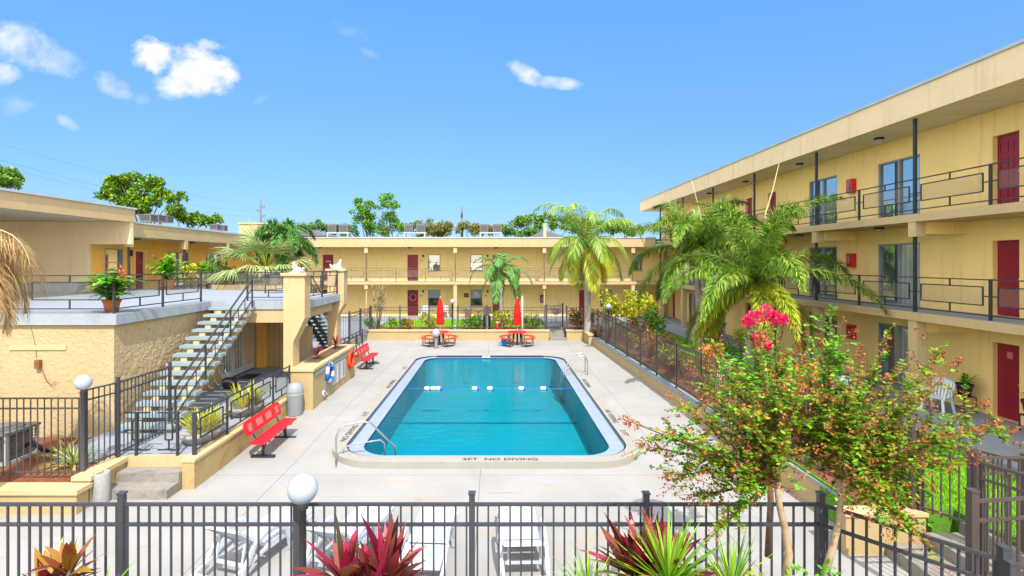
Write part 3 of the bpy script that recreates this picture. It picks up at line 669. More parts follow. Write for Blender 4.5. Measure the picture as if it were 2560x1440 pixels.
m=MB(); fbox(m,ff,fx(1160),fx(1172),.001,.03,F1+1.45,F1+1.78); m.build('wall_plaque',M['brownbox'],fb)
# ================================================================ left wing and its tall porch roof
LW,LE=-18.4,-16.7
lb=thing('apartment_building','yellow upper wing on the far left side behind the roof terrace','building',(LW-2,31,.3))
fl=Fac(LW,0,0,1,1,0)
ops=[(26.6,27.45,F2,F2+2.05),(29.4,31.3,F2,F2+2.05),(33.2,35.0,F2,F2+2.05),(24.55,25.75,F2+.75,F2+2.1)]
m=MB(); wall_open(m,fl,23.7,40.55,.3,6.4,.3,ops); m.box(LW-.8,LW-.7,23.7,40,.3,6.4); m.build('wall',M['yellowdeep'],lb)
door(fl,lb,26.6,27.45,F2); slider(fl,lb,29.4,31.3,F2,mats=('curtain','curtain')); slider(fl,lb,33.2,35.0,F2,mats=('curtain','glass')); window(fl,lb,24.55,25.75,F2+.75,F2+2.1)
m=MB(); fbox(m,fl,26.15,26.3,.001,.12,F2+1.75,F2+2.05); m.build('wall_lamp',M['black'],lb)
m=MB(); m.box(LE-.15,LE+.12,23.62,38.7,5.98,6.60); m.build('fascia',M['creamrough'],lb)
m=MB(); m.box(LE-.2,LE+.17,23.6,38.68,6.6,6.68); m.build('roof_edge',M['roofcap'],lb)
m=MB(); m.box(LW,LE-.15,23.6,40.5,5.975,6.02); m.build('soffit',M['soffit'],lb)
m=MB(); m.box(LW-9,LE-.2,23.6,46,6.5,6.58); m.build('roof',M['roofing'],lb)
m=MB(); m.box(LW,LE,26.01,40.5,F2-.22,F2); m.build('balcony_slab',M['walk'],lb)
lp_=[23.75,28.0,32.4,36.6]
for y in lp_:
    post(lb,LE,y,F2,5.55,.08); m=MB(); m.box(LE-.13,LE+.13,y-.13,y+.13,5.5,5.975); m.build('capital',M['cap'],lb)
for a,b in ((26.1,28),(28,32.4),(32.4,36.6)):
    mid=(a+b)/2
    if b-a>3:
        post(lb,LE,mid,F2,F2+1,.05); rail_panel(lb,(LE,a+.04,F2),(LE,mid-.03,F2)); rail_panel(lb,(LE,mid+.03,F2),(LE,b-.04,F2))
    else: rail_panel(lb,(LE,a+.04,F2),(LE,b-.04,F2))
for y in (25.5,30.2,34.5): ceiling_light(lb,(-17.5,y,5.974))
tb=thing('covered_porch','tall tan porch with a flat overhanging roof standing above the left terrace','porch',(-22,20,3.48))
m=MB(); m.box(-32,-18.4,23.5,23.7,3.48,6.64); m.box(-18.4,-16.45,23.5,23.7,5.62,6.64); m.build('wall',M['tan'],tb)
m=MB(); m.box(-16.62,-16.4,9,23.48,6.62,7.2); m.box(-32,-16.4,23.48,23.74,6.64,7.2); m.build('fascia',M['cream'],tb)
m=MB(); m.box(-32,-16.62,9,23.48,6.66,6.7); m.build('soffit',M['soffit'],tb)
m=MB(); m.box(-32,-16.34,8.9,23.8,7.2,7.28); m.build('roof',M['roofcap'],tb)
m=MB(); m.box(-30.2,-30,9.2,9.4,3.48,6.66); m.build('column',M['cap'],tb)
# ================================================================ pool house with roof terrace
T=3.48
ph=thing('pool_house','single storey cream stucco pool house with a railed terrace on its roof','building',(-13,18,.3))
HX=-9.78; HF=13.37
fh=Fac(HX,0,0,1,1,0)
m=MB(); m.box(-30,HX,HF,13.6,.25,T-.29); m.build('front_wall',M['creamrough'],ph)
m=MB(); wall_open(m,fh,13.6,26,.25,T-.29,.25,[(18.7,21.3,.48,2.72)]); m.build('side_wall',M['creamside'],ph)
m=MB(); m.box(HX+.05,-8.55,21.55,21.75,.45,T-.30); m.build('end_wall',M['woodpanel'],ph)
m=MB(); m.box(-8.5,-7.55,21.5,21.6,.45,2.15); tag(m.build('panel_gate',M['wallpanel'],None),'tan boarded gate panel standing behind the nearer corbelled column','gate')
m=MB(); m.box(HX+.01,HX+.35,21.35,21.54,.45,T-.30); m.build('pilaster',M['yellowdeep'],ph)
m=MB(); m.box(-30,-9.66,13.28,26,T-.28,T-.012); m.box(-9.66,-6.45,17.75,22.35,T-.28,T-.012); m.build('terrace_slab',M['slabedge'],ph)
m=MB(); m.box(-30,-9.7,13.32,26,T-.012,T); m.box(-9.7,-6.5,17.8,22.3,T-.012,T); m.build('terrace_floor',M['walk'],ph)
m=MB(); m.box(-9.6,-7.0,17.8,18.1,T-.74,T-.285); m.box(-6.95,-6.7,18.1,21.5,T-.66,T-.285); m.build('beam',M['cream'],ph)
m=MB(); fbox(m,fh,0,0,0,0,0,0) if False else None
m.box(-12.45,-11.0,HF-.03,HF-.001,2.55,2.66); m.build('lintel',M['cap'],ph)
# french doors
for k,(a,b) in enumerate(((18.75,19.58),(19.6,20.42),(20.44,21.26))):
    m=MB(); z0,z1=.52,2.70
    for (p,q,r,s_) in ((a,a+.11,z0,z1),(b-.11,b,z0,z1),(a+.11,b-.11,z0,z0+.22),(a+.11,b-.11,z1-.12,z1)): fbox(m,fh,p,q,-.12,-.05,r,s_)
    for i in range(1,3): u_=a+.11+(b-a-.22)*i/3; fbox(m,fh,u_-.012,u_+.012,-.10,-.062,z0+.22,z1-.12)
    for i in range(1,5): zz=z0+.22+(z1-z0-.34)*i/5; fbox(m,fh,a+.11,b-.11,-.098,-.064,zz-.012,zz+.012)
    d=m.build('french_door',M['white'],ph)
    m=MB(); fbox(m,fh,a+.11,b-.11,-.093,-.078,z0+.22,z1-.12); m.build('pane',M['glassdark'],d)
    if k==1: m=MB(); m.ball(fh.pt(a+.07,-.02,1.55),.045,10); m.build('handle',M['brass'],d)
# corbelled columns carrying the landing
def corbel(y0,y1,xl,zt,base,xr1,xr2,z1,z2):
    m=MB(); pr=[(xl,base),(xr1,base),(xr1,z1),(xr2,z2),(xr2,zt),(xl,zt)]
    m.extr([(x,y0,z) for x,z in pr],(0,y1-y0,0)); c=m.build('column',M['cream'],ph)
    m=MB(); m.box(xl-.07,xr2+.07,y0-.07,y1+.07,zt,zt+.09); m.build('column_cap',M['cap'],c)
corbel(17.2,17.75,-6.98,4.36,1.2,-6.66,-6.28,2.15,2.95); corbel(21.75,22.3,-6.98,4.44,.4,-6.60,-6.30,2.55,3.05)
# terrace railings
DONE=set()
def run(par,pts,z,posts,h=.98,mat='rail'):
    for p,q in zip(posts,posts[1:]): rail_panel(par,(p[0],p[1],z),(q[0],q[1],z),h,mat)
    for p in posts:
        if p not in DONE: DONE.add(p); post(par,p[0],p[1],z,z+h,.05,mat)
run(ph,None,T,[(-9.82,13.42),(-12.1,13.42),(-14.4,13.42),(-16.7,13.42),(-19,13.42)])
run(ph,None,T,[(-9.82,13.42),(-9.82,15.4),(-9.82,17.4)])
run(ph,None,T,[(-8.5,17.9),(-7.05,17.9)]); run(ph,None,T,[(-6.56,17.9),(-6.56,19.8),(-6.56,21.7)])
run(ph,None,T,[(-9.8,22.25),(-8.9,22.25)]); run(ph,None,T,[(-9.8,22.25),(-9.8,25.9),(-13,25.9),(-16.5,25.9)])
m=MB(); m.box(-30,-18.5,22.9,23.4,T,T+.42); m.build('parapet',M['slabedge'],ph)
m=MB(); m.box(-13.8,-9.9,25.4,25.8,T,T+.22); m.build('planter_curb',M['cream'],ph)
# conduit and fixture box on the front wall
m=MB(); m.box(-11.75,-11.62,HF-.10,HF-.001,2.08,2.30); m.tube([(-11.9,HF-.01,3.1),(-11.8,HF-.01,2.7),(-11.75,HF-.03,2.35)],.006,5); m.tube([(-11.6,HF-.05,2.1),(-11.5,HF-.05,1.8),(-11.35,HF-.05,1.65),(-11.25,HF-.05,1.75)],.010,6); m.build('fixture_box',M['brownbox'],ph)
# ---------------------------------------------------------------- outdoor stairs
def stair(name,label,x0,x1,ya,za,yb,zb,n,tm,sm,rm):
    s=thing(name,label,'stairs',((x0+x1)/2,ya,za-.17))
    for i in range(n):
        y=ya+(yb-ya)*i/(n-1); z=za+(zb-za)*i/(n-1)
        m=MB(); m.box(x0,x1,y-.17,y+.17,z-.085,z); m.build('tread',tm,s)
    d=1 if yb>ya else -1
    for xx in (x0+.32,x1-.32):
        m=MB(); pr=[]
        for i in range(n):
            y=ya+(yb-ya)*i/(n-1); z=za+(zb-za)*i/(n-1)-.087
            pr.append((y-d*.13,z)); pr.append((y+d*.13,z))
        low=[(yb+d*.13,zb-(.42 if d>0 else .22)),(ya+d*.3,za-.17),(ya-d*.13,za-.17)]
        m.extr([(xx-.09,y,z) for y,z in pr+low],(.18 if d>0 else .06,0,0)); m.build('stringer',sm,s)
    for xx in (x1-.05,):
        m=MB(); P=lambda tt,h: V(xx,ya+(yb-ya)*tt,za+(zb-za)*tt+h)
        for h,w_ in ((.95,.045),(.62,.025),(.22,.025)): m.bar(P(0,h),P(1,h),w_,.035)
        for tt in (0,.33,.66,1): m.bar(P(tt,-.05),P(tt,.95),.04,.04,(0,1,0))
        for tt in (.12,.22,.45,.55,.78,.88): m.bar(P(tt,.22),P(tt,.62),.02,.02,(0,1,0))
        m.build('handrail',rm,s)
    return s
stair('outdoor_stairs','straight open stairs with pale blue treads climbing beside the stucco wall',-9.50,-8.08,13.25,.68,17.45,3.30,14,M['tread'],M['cream'],M['rail'])
stair('outdoor_stairs','dark open stairs glimpsed between the two corbelled columns',-8.95,-7.95,26.6,.70,22.7,3.30,13,M['tread'],M['rail'],M['rail'])
# ---------------------------------------------------------------- planter walls and kerbs
def capwall(name,label,poly,z0,z1,mat='planter',over=.05,ch=.09,cat='planter wall'):
    w_=thing(name,label,cat,(sum(p[0] for p in poly)/len(poly),sum(p[1] for p in poly)/len(poly),z0))
    m=MB(); m.prism(poly,z0,z1-ch); m.build('wall',M[mat],w_)
    cx=sum(p[0] for p in poly)/len(poly); cy_=sum(p[1] for p in poly)/len(poly)
    q=[(x+(over if x>cx else -over),y+(over if y>cy_ else -over)) for x,y in poly]
    m=MB(); m.prism(q,z1-ch,z1); m.build('coping',M['cap'],w_); return w_
def rect(x0,x1,y0,y1): return [(x0,y0),(x1,y0),(x1,y1),(x0,y1)]
tp=capwall('planter_wall','tall cream planter wall carrying the life ring and notice panels',rect(-6.72,-5.93,17.0,22.0),-.2,1.33)
m=MB(); m.box(-6.60,-6.10,18.0,21.6,1.33,1.345); m.build('soil',M['soil'],tp)
m=MB(); m.box(-5.925,-5.90,17.1,21.95,1.05,1.20); m.build('pipe_rail',M['gray'],tp)
capwall('kerb_wall','low weathered yellow kerb beneath the walkway railing beside the red bench',rect(-6.82,-6.55,11.35,16.99),-.2,.50,'curb',.02,.06)
capwall('kerb_wall','low weathered yellow kerb behind the farther red bench',rect(-6.78,-6.5,22.05,26.3),-.2,.50,'curb',.02,.06)
capwall('planter_wall','long low cream planter wall across the far end of the deck',rect(-7.85,3.36,32.0,32.28),-.1,.64)
capwall('planter_wall','short cream planter wall right of the far steps',rect(4.45,5.75,32.0,32.28),-.1,.64)
capwall('planter_wall','short stepped cream wall turning the far right deck corner',rect(5.5,5.74,30.3,31.95),-.1,.62)
capwall('planter_wall','low front wall of the mulch bed under the left globe lamp',rect(-16,-8.2,10.2,10.5),-.25,.34)
capwall('planter_wall','sloping side wall of the mulch bed next to the entry steps',[(-8.5,10.55),(-8.2,10.55),(-8.2,11.6),(-8.5,11.6)],-.25,.47)
m=MB()
rwp=[(5.72,30.2),(5.92,24),(6.18,16),(6.40,11.2),(6.52,9.06)]
for (xa,ya),(xb,yb) in zip(rwp,rwp[1:]):
    m.hexa([(xa,ya,-.25),(xb,yb,-.25),(xb+.28,yb,-.25),(xa+.28,ya,-.25),(xa,ya,.40),(xb,yb,.40),(xb+.28,yb,.40),(xa+.28,ya,.40)])
rw_=thing('planter_wall','long low tan wall edging the garden along the pool','planter wall',(6.1,19,-.2))
m.build('wall',M['planter'],rw_)
m=MB()
for (xa,ya),(xb,yb) in zip(rwp,rwp[1:]):
    m.hexa([(xa-.03,ya,.40),(xb-.03,yb,.40),(xb+.31,yb,.40),(xa+.31,ya,.40),(xa-.03,ya,.45),(xb-.03,yb,.45),(xb+.31,yb,.45),(xa+.31,ya,.45)])
m.build('coping',M['walk'],rw_)
def steps(name,label,boxes,mat='stepc'):
    s=thing(name,label,'steps',((boxes[0][0]+boxes[0][1])/2,(boxes[0][2]+boxes[0][3])/2,-.15))
    for b in boxes:
        m=MB(); m.box(*b); m.build('step',M[mat],s)
    return s
steps('entry_steps','two broad grey steps rising to the left gate and landing',[(-8.19,-6.83,10.85,11.25,-.2,.05),(-8.19,-6.83,11.25,11.62,-.2,.25)])
m=MB(); m.box(-8.19,-6.83,11.58,11.69,-.15,.485); tag(m.build('landing_edge',M['cream']),'yellow painted edge of the landing above the entry steps','kerb')
steps('garden_steps','narrow grey steps rising through the far planter toward the yellow block',[(3.4,4.42,31.95,32.4,-.1,.16),(3.4,4.42,32.4,32.8,-.1,.32),(3.4,4.42,32.8,33.79,-.1,.48)])
st=steps('garden_steps','angled grey steps beside the right gate in the near corner',[(6.62,7.25,6.9,8.78,-.2,.05),(7.25,7.85,6.9,8.78,-.2,.24),(7.85,7.99,4.7,8.78,-.2,.44)])
capwall('planter_wall','small stepped cream wall at the near end of the garden edge',rect(5.95,7.3,8.80,9.04),-.2,.56,'planter',.03,.06)
# ================================================================ picket fences
def fence(name,label,pts,zb,h,step,spacing,mat='fence',pw=.06,pk=.018,rails=(.04,.25),bottom=True,cap=True,group=None,skip_end=(False,False),cat='fence',posth=.07):
    """pts: plan polyline; a post at every bay end, one picket panel per bay"""
    f=thing(name,label,cat,(pts[0][0],pts[0][1],zb),group=group)
    first=True
    for (xa,ya),(xb,yb) in zip(pts,pts[1:]):
        L=math.hypot(xb-xa,yb-ya); n=max(1,round(L/step))
        for k in range(n):
            p=V(xa+(xb-xa)*k/n,ya+(yb-ya)*k/n,zb); q=V(xa+(xb-xa)*(k+1)/n,ya+(yb-ya)*(k+1)/n,zb); d=(q-p)
            m=MB(); l=d.length; dn=d/l; a=p+dn*pw/2; b=q-dn*pw/2
            for r in rails: m.bar(a+V(0,0,h-r),b+V(0,0,h-r),.03,.032)
            if bottom: m.bar(a+V(0,0,.13),b+V(0,0,.13),.03,.03)
            c=int(l/spacing)
            for i in range(1,c+1):
                s=(i-.5)*l/c if c else 0; x=p+dn*s; m.bar(x+V(0,0,.06),x+V(0,0,h-.03),pk,pk,(0,1,0))
            m.build('picket_panel',M[mat],f)
            for pp in ([p,q] if first else [q]):
                m=MB(); m.box(pp.x-pw/2,pp.x+pw/2,pp.y-pw/2,pp.y+pw/2,zb-.02,zb+h+posth)
                if cap: m.box(pp.x-pw/2-.008,pp.x+pw/2+.008,pp.y-pw/2-.008,pp.y+pw/2+.008,zb+h+posth,zb+h+posth+.018)
                m.build('post',M[mat],f)
            first=False
    return f
YF=5.45
def xf(px): return (px-CX)*YF/F
fence('picket_fence','dark metal picket fence across the foreground before the loungers',[(xf(-130),YF),(xf(305),YF),(xf(742),YF),(xf(1180),YF),(xf(1615),YF),(xf(2052),YF),(xf(2268),4.42)],.66,1.645,1.83,.1115)
fence('picket_fence','dark metal fence cutting the bottom right corner before the purple plant',[(xf(2268)-.0,4.36),(4.9,4.36),(6.4,4.3)],.66,1.55,1.83,.1115)
fence('picket_fence','dark bronze fence running along the garden edge on the right of the pool',[(6.0,30.2),(6.13,24),(6.36,16),(6.6,11.0),(7.2,8.95)],.46,1.58,1.83,.115,'fencebrown')
fence('picket_fence','dark fence between the lawn and the near gate on the right',[(7.28,8.9),(7.9,7.75),(8.5,6.6)],.5,1.36,1.83,.115,'fencebrown')
fence('gate','farther dark metal gate leaf standing open in the near right corner',[(6.40,6.97),(7.7,7.0)],.50,1.72,1.4,.115,'fencebrown',.075,cat='gate')
fence('gate','nearer dark metal gate leaf standing open in the near right corner',[(5.12,5.57),(6.6,5.75)],.62,1.66,1.5,.115,'fencebrown',.08,cat='gate')
fence('picket_fence','receding dark fence behind the open gates at the right edge',[(6.40,6.9),(6.9,5.7),(7.2,4.6)],.5,1.70,1.3,.115,'fencebrown')
fence('picket_fence','dark fence at the left in front of the condenser and stucco wall',[(-16,10.55),(-14,10.72),(-12.2,10.75),(-10.4,10.78),(-8.56,10.80)],.32,1.70,1.83,.135,'fencebrown')
fence('picket_fence','dark fence rising from the left globe lamp beside the open stairs',[(-8.55,10.84),(-8.36,11.55),(-8.30,13.3)],.45,1.72,1.8,.115,'fence')
fl_=thing('low_gate','low grey railing gate with mesh panel at the top of the entry steps','gate',(-7.6,11.6,.48))
for a,b in ((-8.28,-7.72),(-7.55,-7.05),(-7.0,-6.72)):
    rail_panel(fl_,(a,11.66,.48),(b,11.66,.48),.95,'gray' if False else 'rail')
for x in (-8.0,-7.08,-6.72): post(fl_,x,11.62,.47,1.45,.05)
wr=thing('walkway_railing','long charcoal railing with mesh panels above the kerb behind the near red bench','railing',(-6.68,14,.5))
py=[11.62,13.0,14.35,15.7,16.95]
for y in py: post(wr,-6.68,y,.49,1.45,.045)
for a,b in zip(py,py[1:]): rail_panel(wr,(-6.68,a+.03,.49),(-6.68,b-.03,.49),.93)
wr=thing('walkway_railing','short charcoal railing above the kerb behind the farther red bench','railing',(-6.64,24,.5))
py=[22.4,23.7,25.0,26.2]
for y in py: post(wr,-6.64,y,.49,1.45,.045)
for a,b in zip(py,py[1:]): rail_panel(wr,(-6.64,a+.03,.49),(-6.64,b-.03,.49),.93)
fence('picket_fence','dark fence behind the far planter and the two picnic tables',[(-7.7,32.45),(3.15,32.45)],.62,1.42,1.9,.14,'fence',.07,.016)
fence('picket_fence','short dark fence with its gate beside the second column at far left',[(-9.6,28.6),(-8.0,28.7),(-7.72,32.3)],.47,1.55,1.7,.13,'fence',.09,.016)
fence('gate','dark metal gate half open at the narrow far steps',[(3.3,32.9),(4.45,33.9)],.55,1.5,1.4,.13,'fence',.10,.016,cat='gate')
fence('picket_fence','short dark fence around the far right planter with crotons',[(4.5,32.45),(5.9,32.4),(6.05,30.4)],.6,1.42,1.9,.14,'fencebrown',.09,.016)
# ================================================================ globe lamps
def lamp(label,x,y,zb,zg,r,pr=.045,base=False):
    l=thing('globe_lamp',label,'lamp',(x,y,zb),group='white globe lamps on dark posts')
    m=MB(); m.lathe([(pr*1.35,0),(pr*1.35,.04),(pr,.06),(pr,zg-zb-r-.06),(pr*1.5,zg-zb-r-.05),(pr*1.5,zg-zb-r+.02)],(x,y,zb),14); m.build('lamp_post',M['fence'],l)
    m=MB(); m.ball((x,y,zg),r,28); m.build('globe',M['globe'],l); return l
p=D(757,1222,5.28); lamp('nearest white globe lamp in front of the foreground fence',p.x,p.y,.66,p.z,.150,.036)
p=D(208,956,10.78); lamp('white globe lamp on the mulch bed corner at the left fence',p.x,p.y,.33,p.z,.158,.036)
p=D(1131,754,32.6); lamp('small white globe lamp behind the left picnic umbrella',p.x,p.y,.6,p.z,.155,.06)
p=D(1521,766,29.6); lamp('small white globe lamp at the far right deck corner by yellow shrubs',p.x,p.y,.44,p.z,.165,.06)
# ================================================================ red benches
def bench(loc,label,L=2.1):
    b=thing('park_bench',label,'bench',loc,group='red coated benches along the left wall')
    ox=Vector(loc)
    m=MB(); m.box(-.17,.17,-L/2,L/2,.43,.47); m.build('seat',M['red'],None,None) if False else None
    def part(mb,name,mat):
        o=mb.build(name,mat,None,(0,0,0)); o.parent=b; return o
    m=MB(); m.hexa([(-.19,-L/2,.425),(.19,-L/2,.425),(.19,L/2,.425),(-.19,L/2,.425),(-.19,-L/2,.465),(.19,-L/2,.465),(.19,L/2,.465),(-.19,L/2,.465)]); part(m,'seat',M['red'])
    n=16; m=MB(); pts=[]
    def bx(z): return -.24-(z-.6)*.28
    outl=[(-L/2+.06,.60),(L/2-.06,.60),(L/2,.66),(L/2,.88),(L/2-.08,.95),(-L/2+.08,.95),(-L/2,.88),(-L/2,.66)]
    m.extr([(bx(z),y,z) for y,z in outl],(-.03,0,.0)); bk=part(m,'backrest',M['red'])
    for y in (-.78,-.27,.27,.78):  # pale pink squares laid on the front of the backrest
        w_=.10 if abs(y)>.5 else .17
        m=MB(); m.extr([(bx(z)+.004,y+s_*w_,z) for s_,z in ((-1,.69),(1,.69),(1,.87),(-1,.87))],(.004,0,0)); q=m.build('pale_patch',M['pink'],None,(0,0,0)); q.parent=bk
    for y in (-L/2+.35,L/2-.35):
        m=MB(); m.box(-.30,.30,y-.04,y+.04,0,.05); m.tube([(0,y,.05),(0,y,.43)],.035,10); m.bar((-.18,y,.40),(.18,y,.40),.05,.04); m.tube([(-.15,y,.40),(-.22,y,.52),(-.30,y,.80)],.022,8)
        m.tube([(0,y,.12),(.0,y*.72,.30),(0,y*.42,.41)],.018,8); part(m,'leg',M['rail'])
    return b
bench((-5.85,13.85,deckz(13.85)),'nearer red bench with pale pink patches beside the grey bin')
bench((-5.75,24.0,0),'farther red bench past the life ring wall',2.0)
# ================================================================ picnic tables and closed umbrellas
def picnic(loc,label):
    b=thing('picnic_table',label,'table',loc,rz=rad(22),group='red picnic tables at the far end of the deck')
    def part(mb,name,mat):
        o=mb.build(name,mat,None,(0,0,0)); o.parent=b; return o
    m=MB(); oc=[(.60*math.cos(rad(22.5+45*i)),.60*math.sin(rad(22.5+45*i))) for i in range(8)]; m.prism(oc,.73,.77); part(m,'tabletop',M['red'])
    m=MB(); m.lathe([(.10,0),(.09,.1),(.06,.2),(.06,.73)],(0,0,0),12); part(m,'pedestal',M['rail'])
    for i in range(4):
        a=rad(90*i+23); ca,sa=math.cos(a),math.sin(a)
        m=MB()
        seg=6
        for k in range(seg):
            t0=a-rad(30)+rad(60)*k/seg; t1=a-rad(30)+rad(60)*(k+1)/seg
            m.hexa([(r*math.cos(t),r*math.sin(t),z) for z in (.44,.475) for r,t in ((.84,t0),(1.10,t0),(1.10,t1),(.84,t1))])
        part(m,'seat',M['red'])
        m=MB()
        for da in (-.30,.30):
            m.tube([((.28)*math.cos(a+da*.4),(.28)*math.sin(a+da*.4),.70),(.36*math.cos(a+da*.5),.36*math.sin(a+da*.5),.10),(.5*math.cos(a+da*.7),.5*math.sin(a+da*.7),.03),(.98*math.cos(a+da),.98*math.sin(a+da),.03),(1.02*math.cos(a+da),1.02*math.sin(a+da),.10),(1.0*math.cos(a+da),1.0*math.sin(a+da),.44)],.022,8)
        m.bar((.98*math.cos(a-.3),.98*math.sin(a-.3),.03),(.98*math.cos(a+.3),.98*math.sin(a+.3),.03),.03)
        part(m,'leg',M['rail'])
    return b
def umbrella(loc,label,top):
    b=thing('patio_umbrella',label,'umbrella',loc,group='closed red umbrellas on the picnic tables')
    x,y,z=loc
    m=MB(); m.tube([(x,y,z),(x,y,top+.03)],.022,8); m.build('pole',M['white'],b)
    m=MB(); n=24; prof=[(.03,top),(.10,top-.22),(.155,top-.55),(.17,top-.80),(.215,top-.95),(.17,top-1.0),(.195,top-1.25),(.215,top-1.45),(.17,top-1.56)]
    base=len(m.v); k=len(prof)
    for r,zz in prof:
        for j in range(n):
            t_=2*PI*j/n; rr=r*(1+.16*math.cos(8*t_)); m.v.append((x+rr*math.cos(t_),y+rr*math.sin(t_),zz))
    for i in range(k-1):
        for j in range(n):
            j2=(j+1)%n; m.f.append((base+i*n+j,base+i*n+j2,base+(i+1)*n+j2,base+(i+1)*n+j)); m.m.append(0); m.sm.append(True)
    m.build('canopy',M['redcloth'],b)
    m=MB(); m.ball((x,y,top+.04),.035,8); m.build('finial',M['white'],b)
    return b
P1=(-3.2,30.25); P2=(1.33,30.25)
picnic((P1[0],P1[1],0),'red octagonal picnic table at the left of the far deck'); picnic((P2[0],P2[1],0),'red octagonal picnic table nearest the far steps')
umbrella((P1[0]+.05,P1[1],.0),'closed red umbrella through the left picnic table',2.74); umbrella((P2[0],P2[1],.0),'closed red umbrella beside the tall white pole',2.72)
m=MB(); m.tube([(1.70,31.6,0),(1.70,31.6,2.72)],.05,12); m.tube([(1.70,31.6,2.72),(1.70,31.6,2.76)],.06,12); tag(m.build('pole',M['white']),'tall plain white pole standing beside the right umbrella','pole')
a=thing('ash_receptacle','grey post receptacle with a white dome in front of the left picnic table','bin',(-3.28,29.2,0))
m=MB(); m.lathe([(.16,0),(.16,.05),(.09,.09),(.085,.62)],(-3.28,29.2,0),14); m.build('body',M['ac'],a)
m=MB(); m.lathe([(.09,.62),(.20,.70),(.22,.86),(.17,1.0),(.06,1.07),(.001,1.08)],(-3.28,29.2,0),16); m.build('lid',M['globe'],a)
c=thing('cooler','small blue cooler box under the right picnic table','cooler',(.55,29.9,0))
m=MB(); m.hexa([(.40,29.75,0),(.68,29.75,0),(.68,30.0,0),(.40,30.0,0),(.37,29.72,.40),(.71,29.72,.40),(.71,30.03,.40),(.37,30.03,.40)]); m.build('body',M['blueplastic'],c)
m=MB(); m.box(.36,.72,29.71,30.04,.40,.46); m.build('lid',M['plastic'],c)
# ================================================================ grey dome-top bin, short concrete cylinder
p=G(737,1036,deckz(16.6)); b=thing('litter_bin','grey round bin with a domed lid beside the tall planter wall','bin',tuple(p))
m=MB(); m.lathe([(.235,0),(.245,.02),(.255,.62),(.262,.64),(.262,.70)],p,24); m.build('body',M['gray'],b)
m=MB(); m.lathe([(.262,.70),(.268,.72),(.262,.78),(.235,.90),(.16,.99),(.001,1.02)],p,24); m.build('lid',M['gray'],b)
p=G(253,1255,-.15); m=MB(); m.lathe([(.155,0),(.16,.02),(.16,.60),(.15,.62),(.12,.62),(.115,.57),(.001,.56)],p,24); tag(m.build('concrete_urn',M['conc']),'short speckled concrete cylinder at the foot of the entry steps','urn')
# ================================================================ things on the tall planter wall
WX=-5.93
l=thing('life_ring','white and blue life ring hanging on the planter wall','life ring',(WX+.03,18.55,.62))
for k in range(8):
    m=MB(); aa=[2*PI*(k+i/6)/8 for i in range(7)]; m.tube([(WX+.06,18.55+.30*math.cos(t_),.88+.30*math.sin(t_)) for t_ in aa],.075,10); m.build('ring_segment',M['white'] if k%2 else M['blueplastic'],l)
l=thing('life_ring','orange life ring hanging at the far end of the planter wall','life ring',(WX+.03,21.3,.62))
m=MB(); m.tube([(WX+.06,21.3+.32*math.cos(2*PI*i/24),.85+.32*math.sin(2*PI*i/24)) for i in range(25)],.075,10); m.build('ring',pmat('orange_red_foam',(.75,.06,.015),.5,.06),l)
for y0,y1,z0,z1,lab in ((18.15,18.5,.12,.62,'small grey notice panel under the white life ring'),(19.0,19.55,.30,1.0,'large white notice panel right of the life ring'),(19.62,20.1,.28,1.0,'second white notice panel at the middle of the planter wall'),(20.18,20.6,.30,1.0,'third white notice panel with a dark blue heading')):
    s=thing('notice_panel',lab,'sign',(WX+.02,(y0+y1)/2,z0),group='notice panels on the planter wall')
    m=MB(); m.box(WX+.002,WX+.022,y0,y1,z0,z1); m.build('board',M['gray'] if z1<.7 else M['white'],s)
    m=MB(); nl=int((z1-z0)/.09)
    for i in range(nl):
        zz=z1-.07-i*.085; e=R.uniform(.06,.2)*(y1-y0)
        m.box(WX+.023,WX+.026,y0+.05,y1-.05-e,zz-.028,zz)
    m.build('printed_lines',M['ac'] if 'blue' not in lab else pmat('blue_print',(.05,.08,.30),.6,0),s)
h=thing('hose_spigot','white round hose bib cover low on the planter wall','spigot',(WX+.05,18.0,.2))
m=MB(); m.tube([(WX+.001,18.0,.26),(WX+.06,18.0,.26)],.12,16); m.build('cover',M['plastic'],h)
m=MB(); m.tube([(WX+.06,18.0,.26),(WX+.14,18.0,.26),(WX+.15,18.0,.18)],.022,8); m.build('spout',M['brass'],h)
